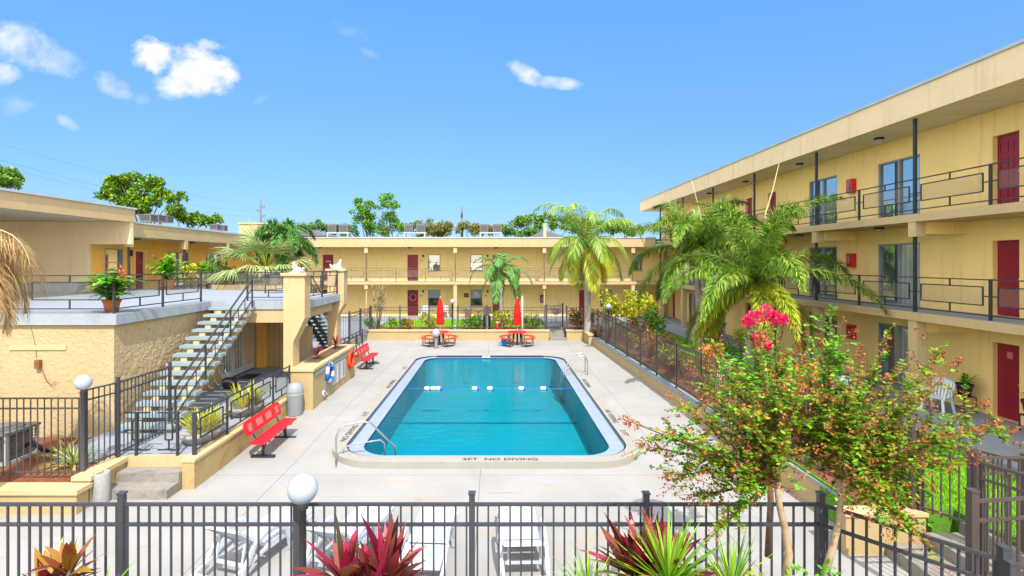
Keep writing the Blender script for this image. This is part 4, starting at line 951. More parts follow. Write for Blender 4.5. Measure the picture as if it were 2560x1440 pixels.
# ================================================================ white statues on the column caps
def statue(loc,label,flip,s=1.0):
    b=thing('statue',label,'statue',loc,group='white figures on the corbelled columns')
    x,y,z=loc; f=-1 if flip else 1
    me=bpy.data.meshes.new('figure'); 
    J=[((-.02*f,0,.10),.10),((.16*f,0,.12),.095),((.26*f,0,.09),.07),((-.10*f,0,.22),.085),((-.14*f,0,.34),.07),((-.16*f,0,.42),.075),((-.22*f,-.02,.40),.045),((-.12*f,-.06,.08),.05),((-.22*f,-.07,.03),.04),((-.12*f,.06,.08),.05),((-.22*f,.07,.03),.04),((.22*f,-.08,.05),.05),((.12*f,-.10,.03),.04),((.22*f,.08,.05),.05),((.12*f,.10,.03),.04)]
    me.from_pydata([tuple(c*s for c in j[0]) for j in J],[(0,1),(1,2),(0,3),(3,4),(4,5),(5,6),(0,7),(7,8),(0,9),(9,10),(1,11),(11,12),(1,13),(13,14)],[]); me.update()
    o=bpy.data.objects.new('figure',me); COL.objects.link(o)
    sk=o.modifiers.new('skin','SKIN'); 
    for i,vv in enumerate(me.skin_vertices[0].data if me.skin_vertices else []): vv.radius=(J[i][1]*s*1.25,J[i][1]*s*1.25)
    sub=o.modifiers.new('sub','SUBSURF'); sub.levels=1; sub.render_levels=1
    dg=bpy.context.evaluated_depsgraph_get(); dg.update(); nm=bpy.data.meshes.new_from_object(o.evaluated_get(dg)); bpy.data.objects.remove(o)
    nm.name='figure'; nm.materials.clear(); nm.materials.append(M['statue'])
    for p_ in nm.polygons: p_.use_smooth=True
    o=bpy.data.objects.new('figure',nm); COL.objects.link(o); o.parent=b
    m=MB(); m.box(x-.30*s,x+.30*s,y-.15*s,y+.15*s,z,z+.03); m.build('plinth',M['statue'],b)
    m=MB(); m.ball((x+.24*f*s,y-.16*s,z+.09),.085*s,12); m.ball((x+.30*f*s,y-.15*s,z+.19*s),.055*s,10); m.build('small_figure',M['statue'],b)
    return b
statue((-6.62,17.48,4.45),'white seated animal figure on the nearer corbelled column',False,.8); statue((-6.64,22.0,4.53),'white seated animal figure on the farther corbelled column',True,.85)
# ================================================================ white sun loungers
def lounger(loc,rz,label,back):
    b=thing('sun_lounger',label,'sun lounger',loc,rz=rz,group='white plastic loungers behind the foreground fence')
    def part(mb,name,par=None):
        o=mb.build(name,M['plastic'],None,(0,0,0)); o.parent=par or b; return o
    W=.30; H=.36
    # seat runs +y from the hinge at y=0; the back tilts up toward -y
    m=MB()
    for i in range(17):
        y=.03+i*.072; z=H+.05*math.sin(min(y/1.2,1)*PI)*.6; m.box(-W,W,y,y+.064,z-.012,z)
    for x in (-W-.03,W+.0):
        m.hexa([(x,0,H-.11),(x+.03,0,H-.11),(x+.03,1.27,H-.09),(x,1.27,H-.09),(x,0,H+.005),(x+.03,0,H+.005),(x+.03,1.27,H+.02),(x,1.27,H+.02)])
    part(m,'seat')
    m=MB(); L=.78; c,s_=math.cos(back),math.sin(back)
    Pb=lambda t_,x,o_: (x,-t_*c+o_*s_,H+t_*s_+o_*c)
    for i in range(10):
        t0=.03+i*.073; m.hexa([Pb(t0,-W,-.012),Pb(t0,W,-.012),Pb(t0+.056,W,-.012),Pb(t0+.056,-W,-.012),Pb(t0,-W,0),Pb(t0,W,0),Pb(t0+.056,W,0),Pb(t0+.056,-W,0)])
    for x in (-W-.03,W): m.hexa([Pb(0,x,-.035),Pb(0,x+.03,-.035),Pb(L,x+.03,-.03),Pb(L,x,-.03),Pb(0,x,.01),Pb(0,x+.03,.01),Pb(L,x+.03,.01),Pb(L,x,.01)])
    m.hexa([Pb(L-.06,-W,-.03),Pb(L-.06,W,-.03),Pb(L,W,-.03),Pb(L,-W,-.03),Pb(L-.06,-W,.012),Pb(L-.06,W,.012),Pb(L,W,.012),Pb(L,-W,.012)])
    part(m,'backrest')
    for x in (-W-.06,W+.06):      # armrest loops
        m=MB(); pr=[(x,-.62,.03),(x,-.52,.22),(x,-.30,.50),(x,-.05,.58),(x,.22,.57),(x,.42,.44),(x,.52,.20),(x,.56,.03)]
        for p_,q_ in zip(pr,pr[1:]): m.bar(p_,q_,.075,.05,(1,0,0))
        part(m,'armrest')
    m=MB(); m.box(-W-.06,W+.06,-.88,-.76,.16,.22); m.bar((-W-.04,-.82,.19),(-W-.04,.02,H-.03),.045,.05); m.bar((W+.04,-.82,.19),(W+.04,.02,H-.03),.045,.05); m.box(-W,W,-.45,-.40,.22,.26); part(m,'frame')
    for x in (-W-.02,W+.02):
        for y in (-.80,1.12):
            m=MB(); m.hexa([(x-.03,y-.04,0),(x+.03,y-.04,0),(x+.03,y+.04,0),(x-.03,y+.04,0),(x-.035,y-.05,.2 if y<0 else H-.05),(x+.035,y-.05,.2 if y<0 else H-.05),(x+.035,y+.05,.2 if y<0 else H-.05),(x-.035,y+.05,.2 if y<0 else H-.05)]); part(m,'leg')
    if back>.2:
        for q_ in (-W+.05,W-.05): m=MB(); m.bar((q_,-.45,.22),Pb(.45,q_,-.02),.03); part(m,'back_prop')
    return b
lounger((-4.02,8.55,-.15),rad(-17),'white lounger with raised back, first left of the front lamp post',rad(40))
lounger((-2.50,8.6,-.15),rad(-14),'white lounger half hidden behind the largest red cordyline',rad(38))
lounger((-1.10,8.5,-.15),rad(-3),'white lounger lying flat between cordyline and fence post',rad(4))
lounger((.45,8.6,-.15),rad(2),'white lounger with raised back set alone at the right',rad(24))
# ================================================================ roof condensers
def acunit(name,label,c,w=.75,h=.75,stand=0,grp=None):
    x,y,z=c; a=thing(name,label,'air conditioner',c,group=grp); w/=2
    m=MB(); m.box(x-w,x+w,y-w,y+w,z+.02,z+h*.92); m.build('cabinet',M['ac'],a)
    m=MB()
    for i in range(6): zz=z+.1+i*h*.12; m.box(x-w*.85,x+w*.85,y-w-.012,y-w-.002,zz,zz+h*.06); m.box(x+w+.002,x+w+.012,y-w*.85,y+w*.85,zz,zz+h*.06)
    m.build('grille',M['acdark'],a)
    m=MB(); m.box(x-w-.02,x+w+.02,y-w-.02,y+w+.02,z+h*.92,z+h); m.lathe([(w*.8,0),(w*.8,.03),(w*.2,.05)],(x,y,z+h),16); m.build('lid',M['ac'],a); return a
gr='condensers on the far roof'
for px,lab in ((833,'grey roof condenser, left unit of the pair near the roof corner'),(862,'grey roof condenser, right unit of the pair near the roof corner'),(1023,'grey roof condenser, left unit above the wreath door'),(1053,'grey roof condenser, right unit above the wreath door'),(1210,'grey roof condenser, left unit near the small palm'),(1243,'grey roof condenser, right unit near the small palm')):
    p=D(px,582,44); acunit('roof_condenser',lab,(p.x,44,p.z),.72,.70,grp=gr)
for px in (848,1038,1227):
    p=D(px,582,44); s=thing('equipment_stand',{848:'pale metal stand under the condensers near the roof corner',1038:'pale metal stand under the condensers above the wreath door',1227:'pale metal stand under the condensers near the small palm'}[px],'stand',(p.x,44,6.58),group='stands on the far roof')
    m=MB(); m.box(p.x-.95,p.x+.95,43.55,44.45,p.z-.07,p.z+.02); m.build('platform',M['lightmetal'],s)
    for sx in (-.85,.85):
        for sy in (43.6,44.4):
            m=MB(); m.box(p.x+sx-.04,p.x+sx+.04,sy-.04,sy+.04,6.58,p.z-.07); m.build('leg',M['lightmetal'],s)
gl_='condensers on the left wing roof'
for px,py_,Y,lab in ((372,556,29,'grey condenser, nearest on the left wing roof'),(392,556,30,'grey condenser, second along the left wing roof'),(413,558,31,'grey condenser, third along the left wing roof'),(538,576,37,'dark condenser, nearer of the far pair on the left wing roof'),(556,578,38.5,'dark condenser, farther of the far pair on the left wing roof')):
    p=D(px,py_,Y); acunit('roof_condenser',lab,(p.x,Y,max(p.z,6.585)),.62 if px<450 else .52,.42,grp=gl_)
c=thing('air_conditioner','large grey condenser unit behind the left fence','air conditioner',(-11.2,11.9,.3))
x,y,z=-11.2,11.9,.3
m=MB(); m.box(x-.42,x+.42,y-.42,y+.42,z,z+.06); m.box(x-.42,x-.36,y-.42,y+.42,z+.06,z+.66); m.box(x+.36,x+.42,y-.42,y-.36,z+.06,z+.66); m.box(x+.36,x+.42,y+.36,y+.42,z+.06,z+.66); m.build('cabinet',M['lightmetal'],c)
m=MB(); m.box(x-.34,x+.34,y-.34,y+.34,z+.06,z+.66); m.build('coil',M['stepc'],c)
m=MB()
for i in range(8): m.box(x-.36,x+.36,y-.385,y-.375,z+.10+i*.068,z+.115+i*.068); m.box(x+.375,x+.385,y-.36,y+.36,z+.10+i*.068,z+.115+i*.068)
for i in range(9): m.box(x-.34+i*.085,x-.33+i*.085,y-.375,y-.365,z+.08,z+.65)
m.build('grille',M['acdark'],c)
m=MB(); m.box(x-.44,x+.44,y-.44,y+.44,z+.66,z+.72); m.lathe([(.36,.72),(.34,.75),(.1,.76)],(x,y,z),18); m.build('lid',M['ac'],c)
hz=MB(); hz.tube([(x+.45,y,z+.3),(x+.7,y-.1,z+.42),(x+.95,y-.15,z+.3),(x+.9,y+.2,z+.05)],.05,8); hz.build('hose',M['black'],c)
# ================================================================ red extinguisher cabinets
def cabinet(f,u,z,label,mat='red',w=.16,h=.52,dep=.17):
    c=thing('extinguisher_cabinet',label,'fire cabinet',tuple(f.pt(u,dep/2,z)),group='extinguisher cabinets on the walls')
    m=MB(); fbox(m,f,u-w,u+w,.001,dep,z,z+h); m.build('box',M[mat],c)
    m=MB(); fbox(m,f,u-w*.55,u+w*.55,dep,dep+.006,z+.07,z+h-.07); m.build('window',M['glassdark'],c)
    m=MB(); cc=f.pt(u,dep+.012,z+.12); m.tube([cc,cc+V(0,0,h*.5)],.035,8); m.build('extinguisher',M['plastic'] if mat!='red' else M['pink'],c)
cabinet(fr,19.65,F3+1.22,'red extinguisher cabinet on the top floor between sliding doors'); cabinet(fr,19.65,F2+1.25,'red extinguisher cabinet on the middle floor beside the palm'); cabinet(fr,19.65,F1+1.30,'red extinguisher cabinet on the ground floor above the myrtle')
cabinet(fr,24.4,F2+.95,'brown framed extinguisher cabinet behind the large palm','brownbox',.26,1.1)
cabinet(ff,fx(1355),F1+1.05,'dark red extinguisher cabinet on the far ground floor wall','brownbox',.16,.6)
# ================================================================ patio things
def chair(loc,rz,label,mat='bluechair'):
    b=thing('plastic_chair',label,'chair',loc,rz=rz,group='moulded plastic chairs')
    def part(mb,name):
        o=mb.build(name,M[mat],None,(0,0,0)); o.parent=b
    m=MB(); m.hexa([(-.23,-.22,.41),(.23,-.22,.41),(.20,.22,.40),(-.20,.22,.40),(-.24,-.24,.44),(.24,-.24,.44),(.21,.22,.43),(-.21,.22,.43)]); part(m,'seat')
    m=MB()
    for i in range(5): x=-.15+i*.075; m.hexa([(x-.02,.22,.43),(x+.02,.22,.43),(x+.02,.25,.43),(x-.02,.25,.43),(x*1.15-.026,.34,.80),(x*1.15+.026,.34,.80),(x*1.15+.026,.36,.80),(x*1.15-.026,.36,.80)])
    pts=[(.25*math.cos(t_),.35,.78+.14*math.sin(t_)) for t_ in [PI*i/10 for i in range(11)]]
    for p_,q_ in zip(pts,pts[1:]): m.bar(p_,q_,.02,.06,(0,1,0))
    for i in range(4): x=-.15+i*.1; m.box(x-.045,x+.045,.342,.36,.80,.80+.12*math.sqrt(max(0,1-(x/.25)**2)))
    m.bar((-.25,.35,.79),(-.22,.23,.44),.03,.05); m.bar((.25,.35,.79),(.22,.23,.44),.03,.05); part(m,'backrest')
    for s_ in (-1,1):
        m=MB(); m.bar((s_*.25,.28,.63),(s_*.27,-.2,.62),.06,.025); m.bar((s_*.27,-.2,.62),(s_*.25,-.21,.42),.05,.03); part(m,'armrest')
        for y0,y1 in ((-.27,-.21),(.30,.22)):
            m=MB(); m.bar((s_*.27,y0,0),(s_*.22,y1,.42),.055,.04,(0,1,0)); part(m,'leg')
chair((12.35,14.5,.62),rad(-65),'pale blue plastic chair with slatted round back near the ground floor red door')
chair((10.2,15.2,.62),rad(150),'white plastic chair back showing through the myrtle leaves','plastic')
p=Vector((13.15,14.55,.62)); s=thing('plant_stand','black wire plant stand holding a dark wicker pot','stand',tuple(p))
m=MB()
for sx in (-.17,.17):
    for sy in (-.17,.17): m.bar(p+V(sx,sy,0),p+V(sx,sy,.45),.018,.018,(0,1,0))
for zz in (.12,.45):
    for a_,b_ in (((-.17,-.17),(.17,-.17)),((.17,-.17),(.17,.17)),((.17,.17),(-.17,.17)),((-.17,.17),(-.17,-.17))): m.bar(p+V(a_[0],a_[1],zz),p+V(b_[0],b_[1],zz),.018)
m.box(p.x-.17,p.x+.17,p.y-.17,p.y+.17,p.z+.45,p.z+.46); m.build('frame',M['rail'],s)
# utility poles and wires
p=D(652,500,80); u_=thing('utility_pole','grey utility pole with three short arms beyond the left roofs','utility pole',(p.x,80,-.3),group='utility poles')
m=MB(); m.tube([(p.x,80,-.3),(p.x,80,p.z)],[.20,.15],10); m.build('shaft',M['pole'],u_)
for py_,s_ in ((517,1),(527,-1),(540,1)):
    q=D(652,py_,80); m=MB(); m.bar((q.x,80,q.z),(q.x+s_*.62,80,q.z),.10,.14); a_=m.build('arm',M['pole'],u_); m=MB(); m.lathe([(.06,0),(.08,.1),(.05,.2)],(q.x+s_*.55,80,q.z),8); m.build('insulator',M['ac'],a_)
p=D(1155,518,66); u_=thing('utility_pole','plain wooden utility pole above the middle of the far roof','utility pole',(p.x,66,-.3),group='utility poles')
m=MB(); m.tube([(p.x,66,-.3),(p.x,66,p.z)],[.20,.15],10); m.build('shaft',M['pole'],u_); m=MB(); m.tube([(p.x,65.75,p.z-1.2),(p.x,65.75,p.z-.4)],.10,8); m.build('transformer',M['ac'],u_)
for (x0,y0,x1,y1,Y0,Y1,sag) in ((-130,320,649,518,36,80,.6),(-130,362,649,528,36,80,1.0),(-130,375,655,541,36,80,1.1)):
    a_=D(x0,y0,Y0); b_=D(x1,y1,Y1); m=MB(); m.tube([a_.lerp(b_,i/20)-V(0,0,sag*4*(i/20)*(1-i/20)) for i in range(21)],.015,5)
    tag(m.build('power_line',M['wire']),{320:'uppermost black wire sagging across the left sky',362:'middle black wire sagging across the left sky',375:'lowest black wire sagging across the left sky'}[y0],'wire','power lines to the grey pole')
# far houses and roof bits
h=thing('house','cream flat topped block rising behind the left wing roof','building',(D(635,585,52).x,52,.3))
a_=D(598,560,50); b_=D(690,590,50); m=MB(); m.box(a_.x,b_.x,50,56,.3,a_.z); m.build('wall',M['cream'],h); m=MB(); m.box(a_.x-.1,b_.x+.1,49.9,56.1,a_.z,a_.z+.12); m.build('roof_edge',M['cap'],h)
def gable(label,px0,px1,pyr,pye,Y,ridge,mat='roofcap'):
    a_=D(px0,pye,Y); b_=D(px1,pye,Y); r=D(ridge,pyr,Y); h=thing('house',label,'building',((a_.x+b_.x)/2,Y+4,.3))
    m=MB(); m.extr([(a_.x,Y,a_.z),(b_.x,Y,b_.z),(r.x,Y,r.z)],(0,9,0)); m.build('roof',M[mat],h); m=MB(); m.box(a_.x+.1,b_.x-.1,Y+.2,Y+8.8,.3,a_.z-.01); m.build('wall',M['cream'],h)
gable('grey gabled house roof behind the silvery palm',690,826,560,590,52,700,'ac'); gable('pale grey gable roof beside the white vent pipe',1318,1420,575,594,52,1362,'ac')
p=D(1362,562,46); m=MB(); m.box(p.x-.12,p.x+.12,45.9,46.1,6.58,p.z); m.box(p.x-.16,p.x+.16,45.86,46.14,p.z,p.z+.1); tag(m.build('vent_pipe',M['cap']),'cream square vent stack standing on the far roof','vent')
# small things along the far ground floor
Yp=39.6
def px_box(name,label,cat,x0,x1,y0,y1,Y,dep,mat,zb=None,parts=()):
    a_=D(x0,y0,Y); b_=D(x1,y1,Y); z0=b_.z if zb is None else zb
    o=thing(name,label,cat,((a_.x+b_.x)/2,Y+dep/2,z0)); return o,a_.x,b_.x,z0,a_.z
o,x0,x1,z0,z1=px_box('kettle_grill','grey covered grill on a brown cabinet by the far wall','grill',1162,1178,770,796,Yp,.5,'ac',.62)
m=MB(); m.box(x0,x1,Yp,Yp+.45,z0,z0+.42); m.build('cabinet',M['brownbox'],o); m=MB(); m.box(x0-.03,x1+.03,Yp-.02,Yp+.47,z0+.42,z0+.50); m.lathe([(.27,.50),(.27,.62),(.18,.76),(.01,.8)],((x0+x1)/2,Yp+.22,z0),14); m.build('lid',M['ac'],o)
o,x0,x1,z0,z1=px_box('window_cooler','dark louvred cooler box under the far red door','cooler',1210,1224,768,790,40.2,.35,'acdark',.62)
m=MB(); m.box(x0,x1,40.2,40.56,z0+.25,z1); m.build('cabinet',M['acdark'],o); m=MB()
for i in range(4): m.box(x0+.03+i*.1,x0+.07+i*.1,40.185,40.199,z0+.3,z1-.05)
m.build('louvres',M['ac'],o); m=MB(); m.box(x0+.02,x1-.02,40.22,40.5,z0,z0+.25); m.build('stand',M['brownbox'],o)
for px,lab in ((1062,'white plastic chair under the far left window'),(1112,'white plastic chair right of the left umbrella')):
    chair(((px-CX)*39.7/F,39.7,.615),rad(0),lab,'plastic')
o=thing('side_table','small brown wooden stool by the far wall','table',((1196-CX)*39.5/F,39.5,.615)); q=Vector(o.location)
m=MB(); m.box(q.x-.22,q.x+.22,q.y-.2,q.y+.2,q.z+.45,q.z+.5); m.build('tabletop',M['brownbox'],o)
for sx in (-.18,.18): m=MB(); m.bar(q+V(sx,0,0),q+V(-sx*.6,0,.45),.05); m.build('leg',M['brownbox'],o)
q=D(1217,792,32.7); o=thing('bin','dark round bin with a white stripe behind the far planter','bin',(q.x,32.9,.58)); m=MB(); m.lathe([(.22,0),(.24,.02),(.25,.75),(.20,.86),(.01,.9)],(q.x,32.9,.58),18); m.build('body',M['black'],o)
m=MB(); m.box(q.x-.07,q.x+.07,32.63,32.65,.58,1.45); m.build('stripe',M['white'],o)
q=D(1243,806,32.8); o=thing('garden_figure','small red and white figure in the far flower bed','figure',(q.x,32.8,.58)); m=MB(); m.lathe([(.12,0),(.13,.1),(.09,.3),(.05,.36)],(q.x,32.8,.58),12); m.build('body',M['red'],o); m=MB(); m.ball((q.x,32.8,1.0),.075,10); m.build('head',M['white'],o)
q=D(1138,812,32.7); o=thing('garden_light','little teal box lantern at the foot of the far lamp','lantern',(q.x,32.7,.58)); m=MB(); m.box(q.x-.12,q.x+.12,32.6,32.8,.58,.78); m.build('body',pmat('teal_paint',(.08,.36,.36),.5,.05),o); m=MB(); m.box(q.x-.15,q.x+.15,32.57,32.83,.78,.83); m.build('lid',M['white'],o)
q=D(1390,775,36); o=thing('hanging_basket','pink flowered basket on a white stand beyond the far gate','basket',(q.x,36,.6)); m=MB(); m.tube([(q.x,36,.6),(q.x,36,2.05)],.03,8); m.tube([(q.x-.4,36,1.9),(q.x,36,2.05),(q.x+.4,36,1.9)],.02,6); m.build('stand',M['white'],o)
m=MB(); m.lathe([(.15,0),(.38,.2),(.40,.26)],(q.x,36,1.2),16); m.build('basket',M['white'],o)
m=MB()
for i in range(160): 
    a_=R.uniform(0,2*PI); r_=.42*math.sqrt(R.random()); m.leaf(V(q.x+r_*math.cos(a_),36+r_*math.sin(a_),1.42+R.uniform(-.05,.14)),V(R.uniform(-1,1),R.uniform(-1,1),R.uniform(0,1)).normalized(),V(0,0,1),.12,.1)
m.build('blossoms',leafmat('mauve_petals',['#c860c8','#e090e0','#a848b0']),o)
m=MB(); m.box(-9.55,-9.0,19.2,20.1,.48,.50); tag(m.build('doormat',M['black']),'dark doormat in front of the white french doors','mat')
m=MB(); m.lathe([(.19,0),(.24,.12),(.25,.26),(.21,.34),(.17,.33),(.16,.2)],(-9.1,17.9,.48),18); o=m.build('basket_pot',M['wicker']); tag(o,'dark woven pot at the foot of the open stairs','pot')
# ================================================================ plants
UP=V(0,0,1)
def rdir(zlo=-1,zhi=1):
    a=R.uniform(0,2*PI); z=R.uniform(zlo,zhi); r=math.sqrt(max(0,1-z*z)); return V(r*math.cos(a),r*math.sin(a),z)
def trunk_tube(mb,b,top,r0,r1,n=10,bow=.0,rings=0):
    pts=[];rs=[]; k=max(8,rings)
    for i in range(k+1):
        t_=i/k; p=Vector(b).lerp(Vector(top),t_)+V(bow*math.sin(PI*t_),0,0); pts.append(p); rs.append((r0+(r1-r0)*t_)*(1.22-.22*min(t_*5,1))*(1+(.03 if i%2 else -.02)))
    mb.tube(pts,rs,n)
def frond(mb,stem,base,az,el,L,leaf,drop,n=34,w=.035,plume=False,curl=1.0,width_k=1.0):
    """one feather leaf: arching stalk with leaflets on both sides (all round it when plume)"""
    d=V(math.cos(az)*math.cos(el),math.sin(az)*math.cos(el),math.sin(el)); p=Vector(base); pts=[p.copy()]; dirs=[d.copy()]; st=L/n
    for i in range(n):
        t_=i/n; d=(d-V(0,0,drop*st/L*(.5+1.8*t_))).normalized(); p=p+d*st; pts.append(p.copy()); dirs.append(d.copy())
    stem.tube(pts[::3]+[pts[-1]],[.026*(1-.85*i/len(pts[::3]))*L/2.5+.004 for i in range(len(pts[::3])+1)],5)
    for i in range(3,n+1):
        t_=i/n; q=pts[i]; d=dirs[i]; s=d.cross(UP)
        if s.length<.05: s=V(math.sin(az),-math.cos(az),0)
        s.normalize(); up=s.cross(d)
        ll=leaf*(.45+.9*math.sin(PI*min(1,.12+t_*.86))**.8)*(1 if t_<.9 else .75)
        sides=(-1,1) if not plume else (-1,1,-.9,.9,-.7,.7,-.45,.45,0,0)
        for sd in sides:
            if plume: lift=R.uniform(-.5,.9)
            else: lift=R.uniform(.05,.4)
            if sd==0: v_=(up*(.9 if R.random()<.65 else -.8)+d*.7+s*R.uniform(-.3,.3))
            else: v_=s*sd+d*(.55+.5*t_)+up*lift*(1 if abs(sd)==1 else 1.4)
            v_=(v_+rdir()*.12).normalized()
            mb.blade(q+d*R.uniform(-.5,.5)*st,v_,up,ll*R.uniform(.85,1.1),w*width_k,droop=.75*curl,seg=2)
def palm(label,base,top,rt,fronds,leafmat_,plume=False,leaf=.5,drop=1.6,w=.035,shaft=None,dead=(),name='palm_tree',bow=0,curl=1.0,n=34,group=None,cat='palm tree'):
    b=thing(name,label,cat,tuple(base),group=group)
    m=MB(); trunk_tube(m,base,top,rt*1.15,rt*.85,12,bow,26); m.build('trunk',M['trunk'],b)
    if shaft:
        m=MB(); trunk_tube(m,Vector(top)-V(0,0,.05),Vector(top)+V(0,0,shaft),rt*.95,rt*.42,10); m.build('crownshaft',M['lginger'] if False else pmat('green_crownshaft',(.20,.30,.08),.5,.15,6),b)
        c=Vector(top)+V(0,0,shaft*.85)
    else: c=Vector(top)
    lm=MB(); sm=MB(); lm2=MB(); lm3=MB()
    for fr_ in fronds:
        az,el,L=fr_[:3]; tgt=(lm,lm2,lm3)[fr_[3] if len(fr_)>3 else 0]
        frond(tgt,sm,c,az,el,L,leaf*R.uniform(.9,1.1),drop*R.uniform(.85,1.15),n,w,plume,curl)
    sm.build('frond_stalks',pmat('yellow_green_stalk',(.30,.34,.08),.5,.1,5),b); lm.build('fronds',leafmat_,b); lm2.build('yellowed_fronds',M['lyellowfrond'],b); lm3.build('lower_fronds',M['lpalmy'],b)
    return b
def ring_fronds(n,el_lo,el_hi,L,jit=.25,a0=0,k=0):
    return [(a0+2*PI*i/n+R.uniform(-jit,jit),R.uniform(el_lo,el_hi),L*R.uniform(.88,1.08),k) for i in range(n)]
# the two foxtail palms in front of the right block
base=V(9.95,25,.5); palm('tall foxtail palm with bushy plumes and grey trunk left of its twin',base,(9.75,25,4.6),.17,ring_fronds(8,.45,.9,4.4)+ring_fronds(6,.95,1.35,4.0,a0=.4)+ring_fronds(7,-.2,.3,3.6,a0=.2),M['lpalm'],True,.48,1.55,.050,.75,n=52,group='foxtail palms by the right block')
base=V(9.0,18.6,.5); palm('largest foxtail palm with bushy arching plumes before the right balconies',base,(9.35,18.6,3.35),.16,ring_fronds(8,.45,.9,4.1)+ring_fronds(6,.95,1.35,4.1,a0=.35)+ring_fronds(8,-.4,.15,3.5,a0=.2,k=2),M['lpalm'],True,.40,1.55,.042,.8,n=60,group='foxtail palms by the right block')
for (a_,b_) in (((1755,560,24.9),(1728,448,24.6)),((1913,536,18.4),(1948,407,18.2))):
    m=MB(); p=D(*a_); q=D(*b_); m.tube([p-V(0,0,.5),p,p.lerp(q,.5)+V(.03,0,0),q],[.035,.03,.02,.006],6); tag(m.build('palm_spear',pmat('pale_spear_leaf',(.55,.50,.26),.6,.1,5)),'pale unopened spear leaf rising from the '+('left' if a_[0]<1800 else 'largest')+' foxtail palm','palm spear')
base=V(5.72,31.7,.5); palm('tall queen palm with drooping yellow green fronds by the far steps',base,(5.6,31.7,5.9),.19,ring_fronds(9,.95,1.42,4.4)+ring_fronds(9,.1,.7,3.5,a0=.2)+ring_fronds(9,-.5,.1,3.1,a0=.5,k=2)+[(-PI/2+.15,-.3,2.6,1),(-PI/2+.9,-.55,2.2,1)],M['lpalm'],False,.78,2.2,.05,None,curl=1.7,n=60)
base=V(.46,33.3,.55); palm('small slender palm with short curved fronds near the right umbrella',base,(.42,33.3,3.7),.13,ring_fronds(6,.4,.8,2.7)+ring_fronds(5,-.25,.15,2.5,a0=.5)+ring_fronds(4,1.0,1.3,2.6),M['lpalmd'],False,.50,2.4,.075,.6,n=34)
base=V(-12.6,28.4,.4); palm('dark green palm rising behind the silvery fan palm',base,(-11.45,28.4,6.1),.2,ring_fronds(8,.2,.7,2.4)+ring_fronds(5,.9,1.3,2.3,a0=.4)+ring_fronds(6,-.4,0,2.2),M['lpalmd'],True,.42,2.1,.07,None,n=28)
def fanpalm(label,base,c,n,L,mat,leafn=16,name='fan_palm',droop=.9,lo=-.35,hi=1.35,dead=False):
    b=thing(name,label,'palm tree',tuple(base)); m=MB(); trunk_tube(m,base,c,.22,.18,10); m.build('trunk',M['trunk'],b)
    lm=MB(); sm=MB()
    for i in range(n):
        az=2*PI*i/n*2.618+R.uniform(-.2,.2); el=lo+(hi-lo)*((i+.5)/n)+R.uniform(-.1,.1)
        d=V(math.cos(az)*math.cos(el),math.sin(az)*math.cos(el),math.sin(el)); l=L*R.uniform(.5,.68); p=Vector(c)+d*l-V(0,0,.12*l)
        sm.tube([c,Vector(c)+d*l*.5,p],[.02,.016,.012],5)
        s=d.cross(UP).normalized(); up=s.cross(d)
        for k in range(leafn):
            t_=-1.25+2.5*k/(leafn-1); v_=(d*math.cos(t_)+s*math.sin(t_)+up*.15*R.random()).normalized(); lm.blade(p,v_,up,L*.62*(1-.18*abs(t_))*R.uniform(.9,1.08),.075,droop,3)
    sm.build('frond_stalks',M['ldry'] if dead else M['lpalmy'],b); lm.build('fronds',mat,b); return b
p=D(662,640,27); fanpalm('silvery green fan palm behind the roof terrace railing',(p.x,27,.4),(p.x,27,4.45),42,2.5,M['lsilver'],22)
# shaggy dry palm entering at the left edge
p=D(-100,605,9.6); b=thing('palm_tree','shaggy palm with hanging straw coloured fronds at the left picture edge','palm tree',(p.x,9.6,.3))
m=MB(); trunk_tube(m,(p.x,9.6,.3),(p.x,9.6,p.z),.24,.22,12,0,20); m.build('trunk',M['trunk'],b); lm=MB(); sm=MB()
for i in range(46): frond(lm,sm,(p.x,9.6,p.z),R.uniform(-1.3,1.3) if i<36 else R.uniform(0,2*PI),R.uniform(-.5,.8),R.uniform(1.0,2.1),.42,R.uniform(2.2,3.6),26,.014,i%3==0,1.9)
lm.build('dry_fronds',M['ldry'],b); sm.build('frond_stalks',M['ldry'],b)
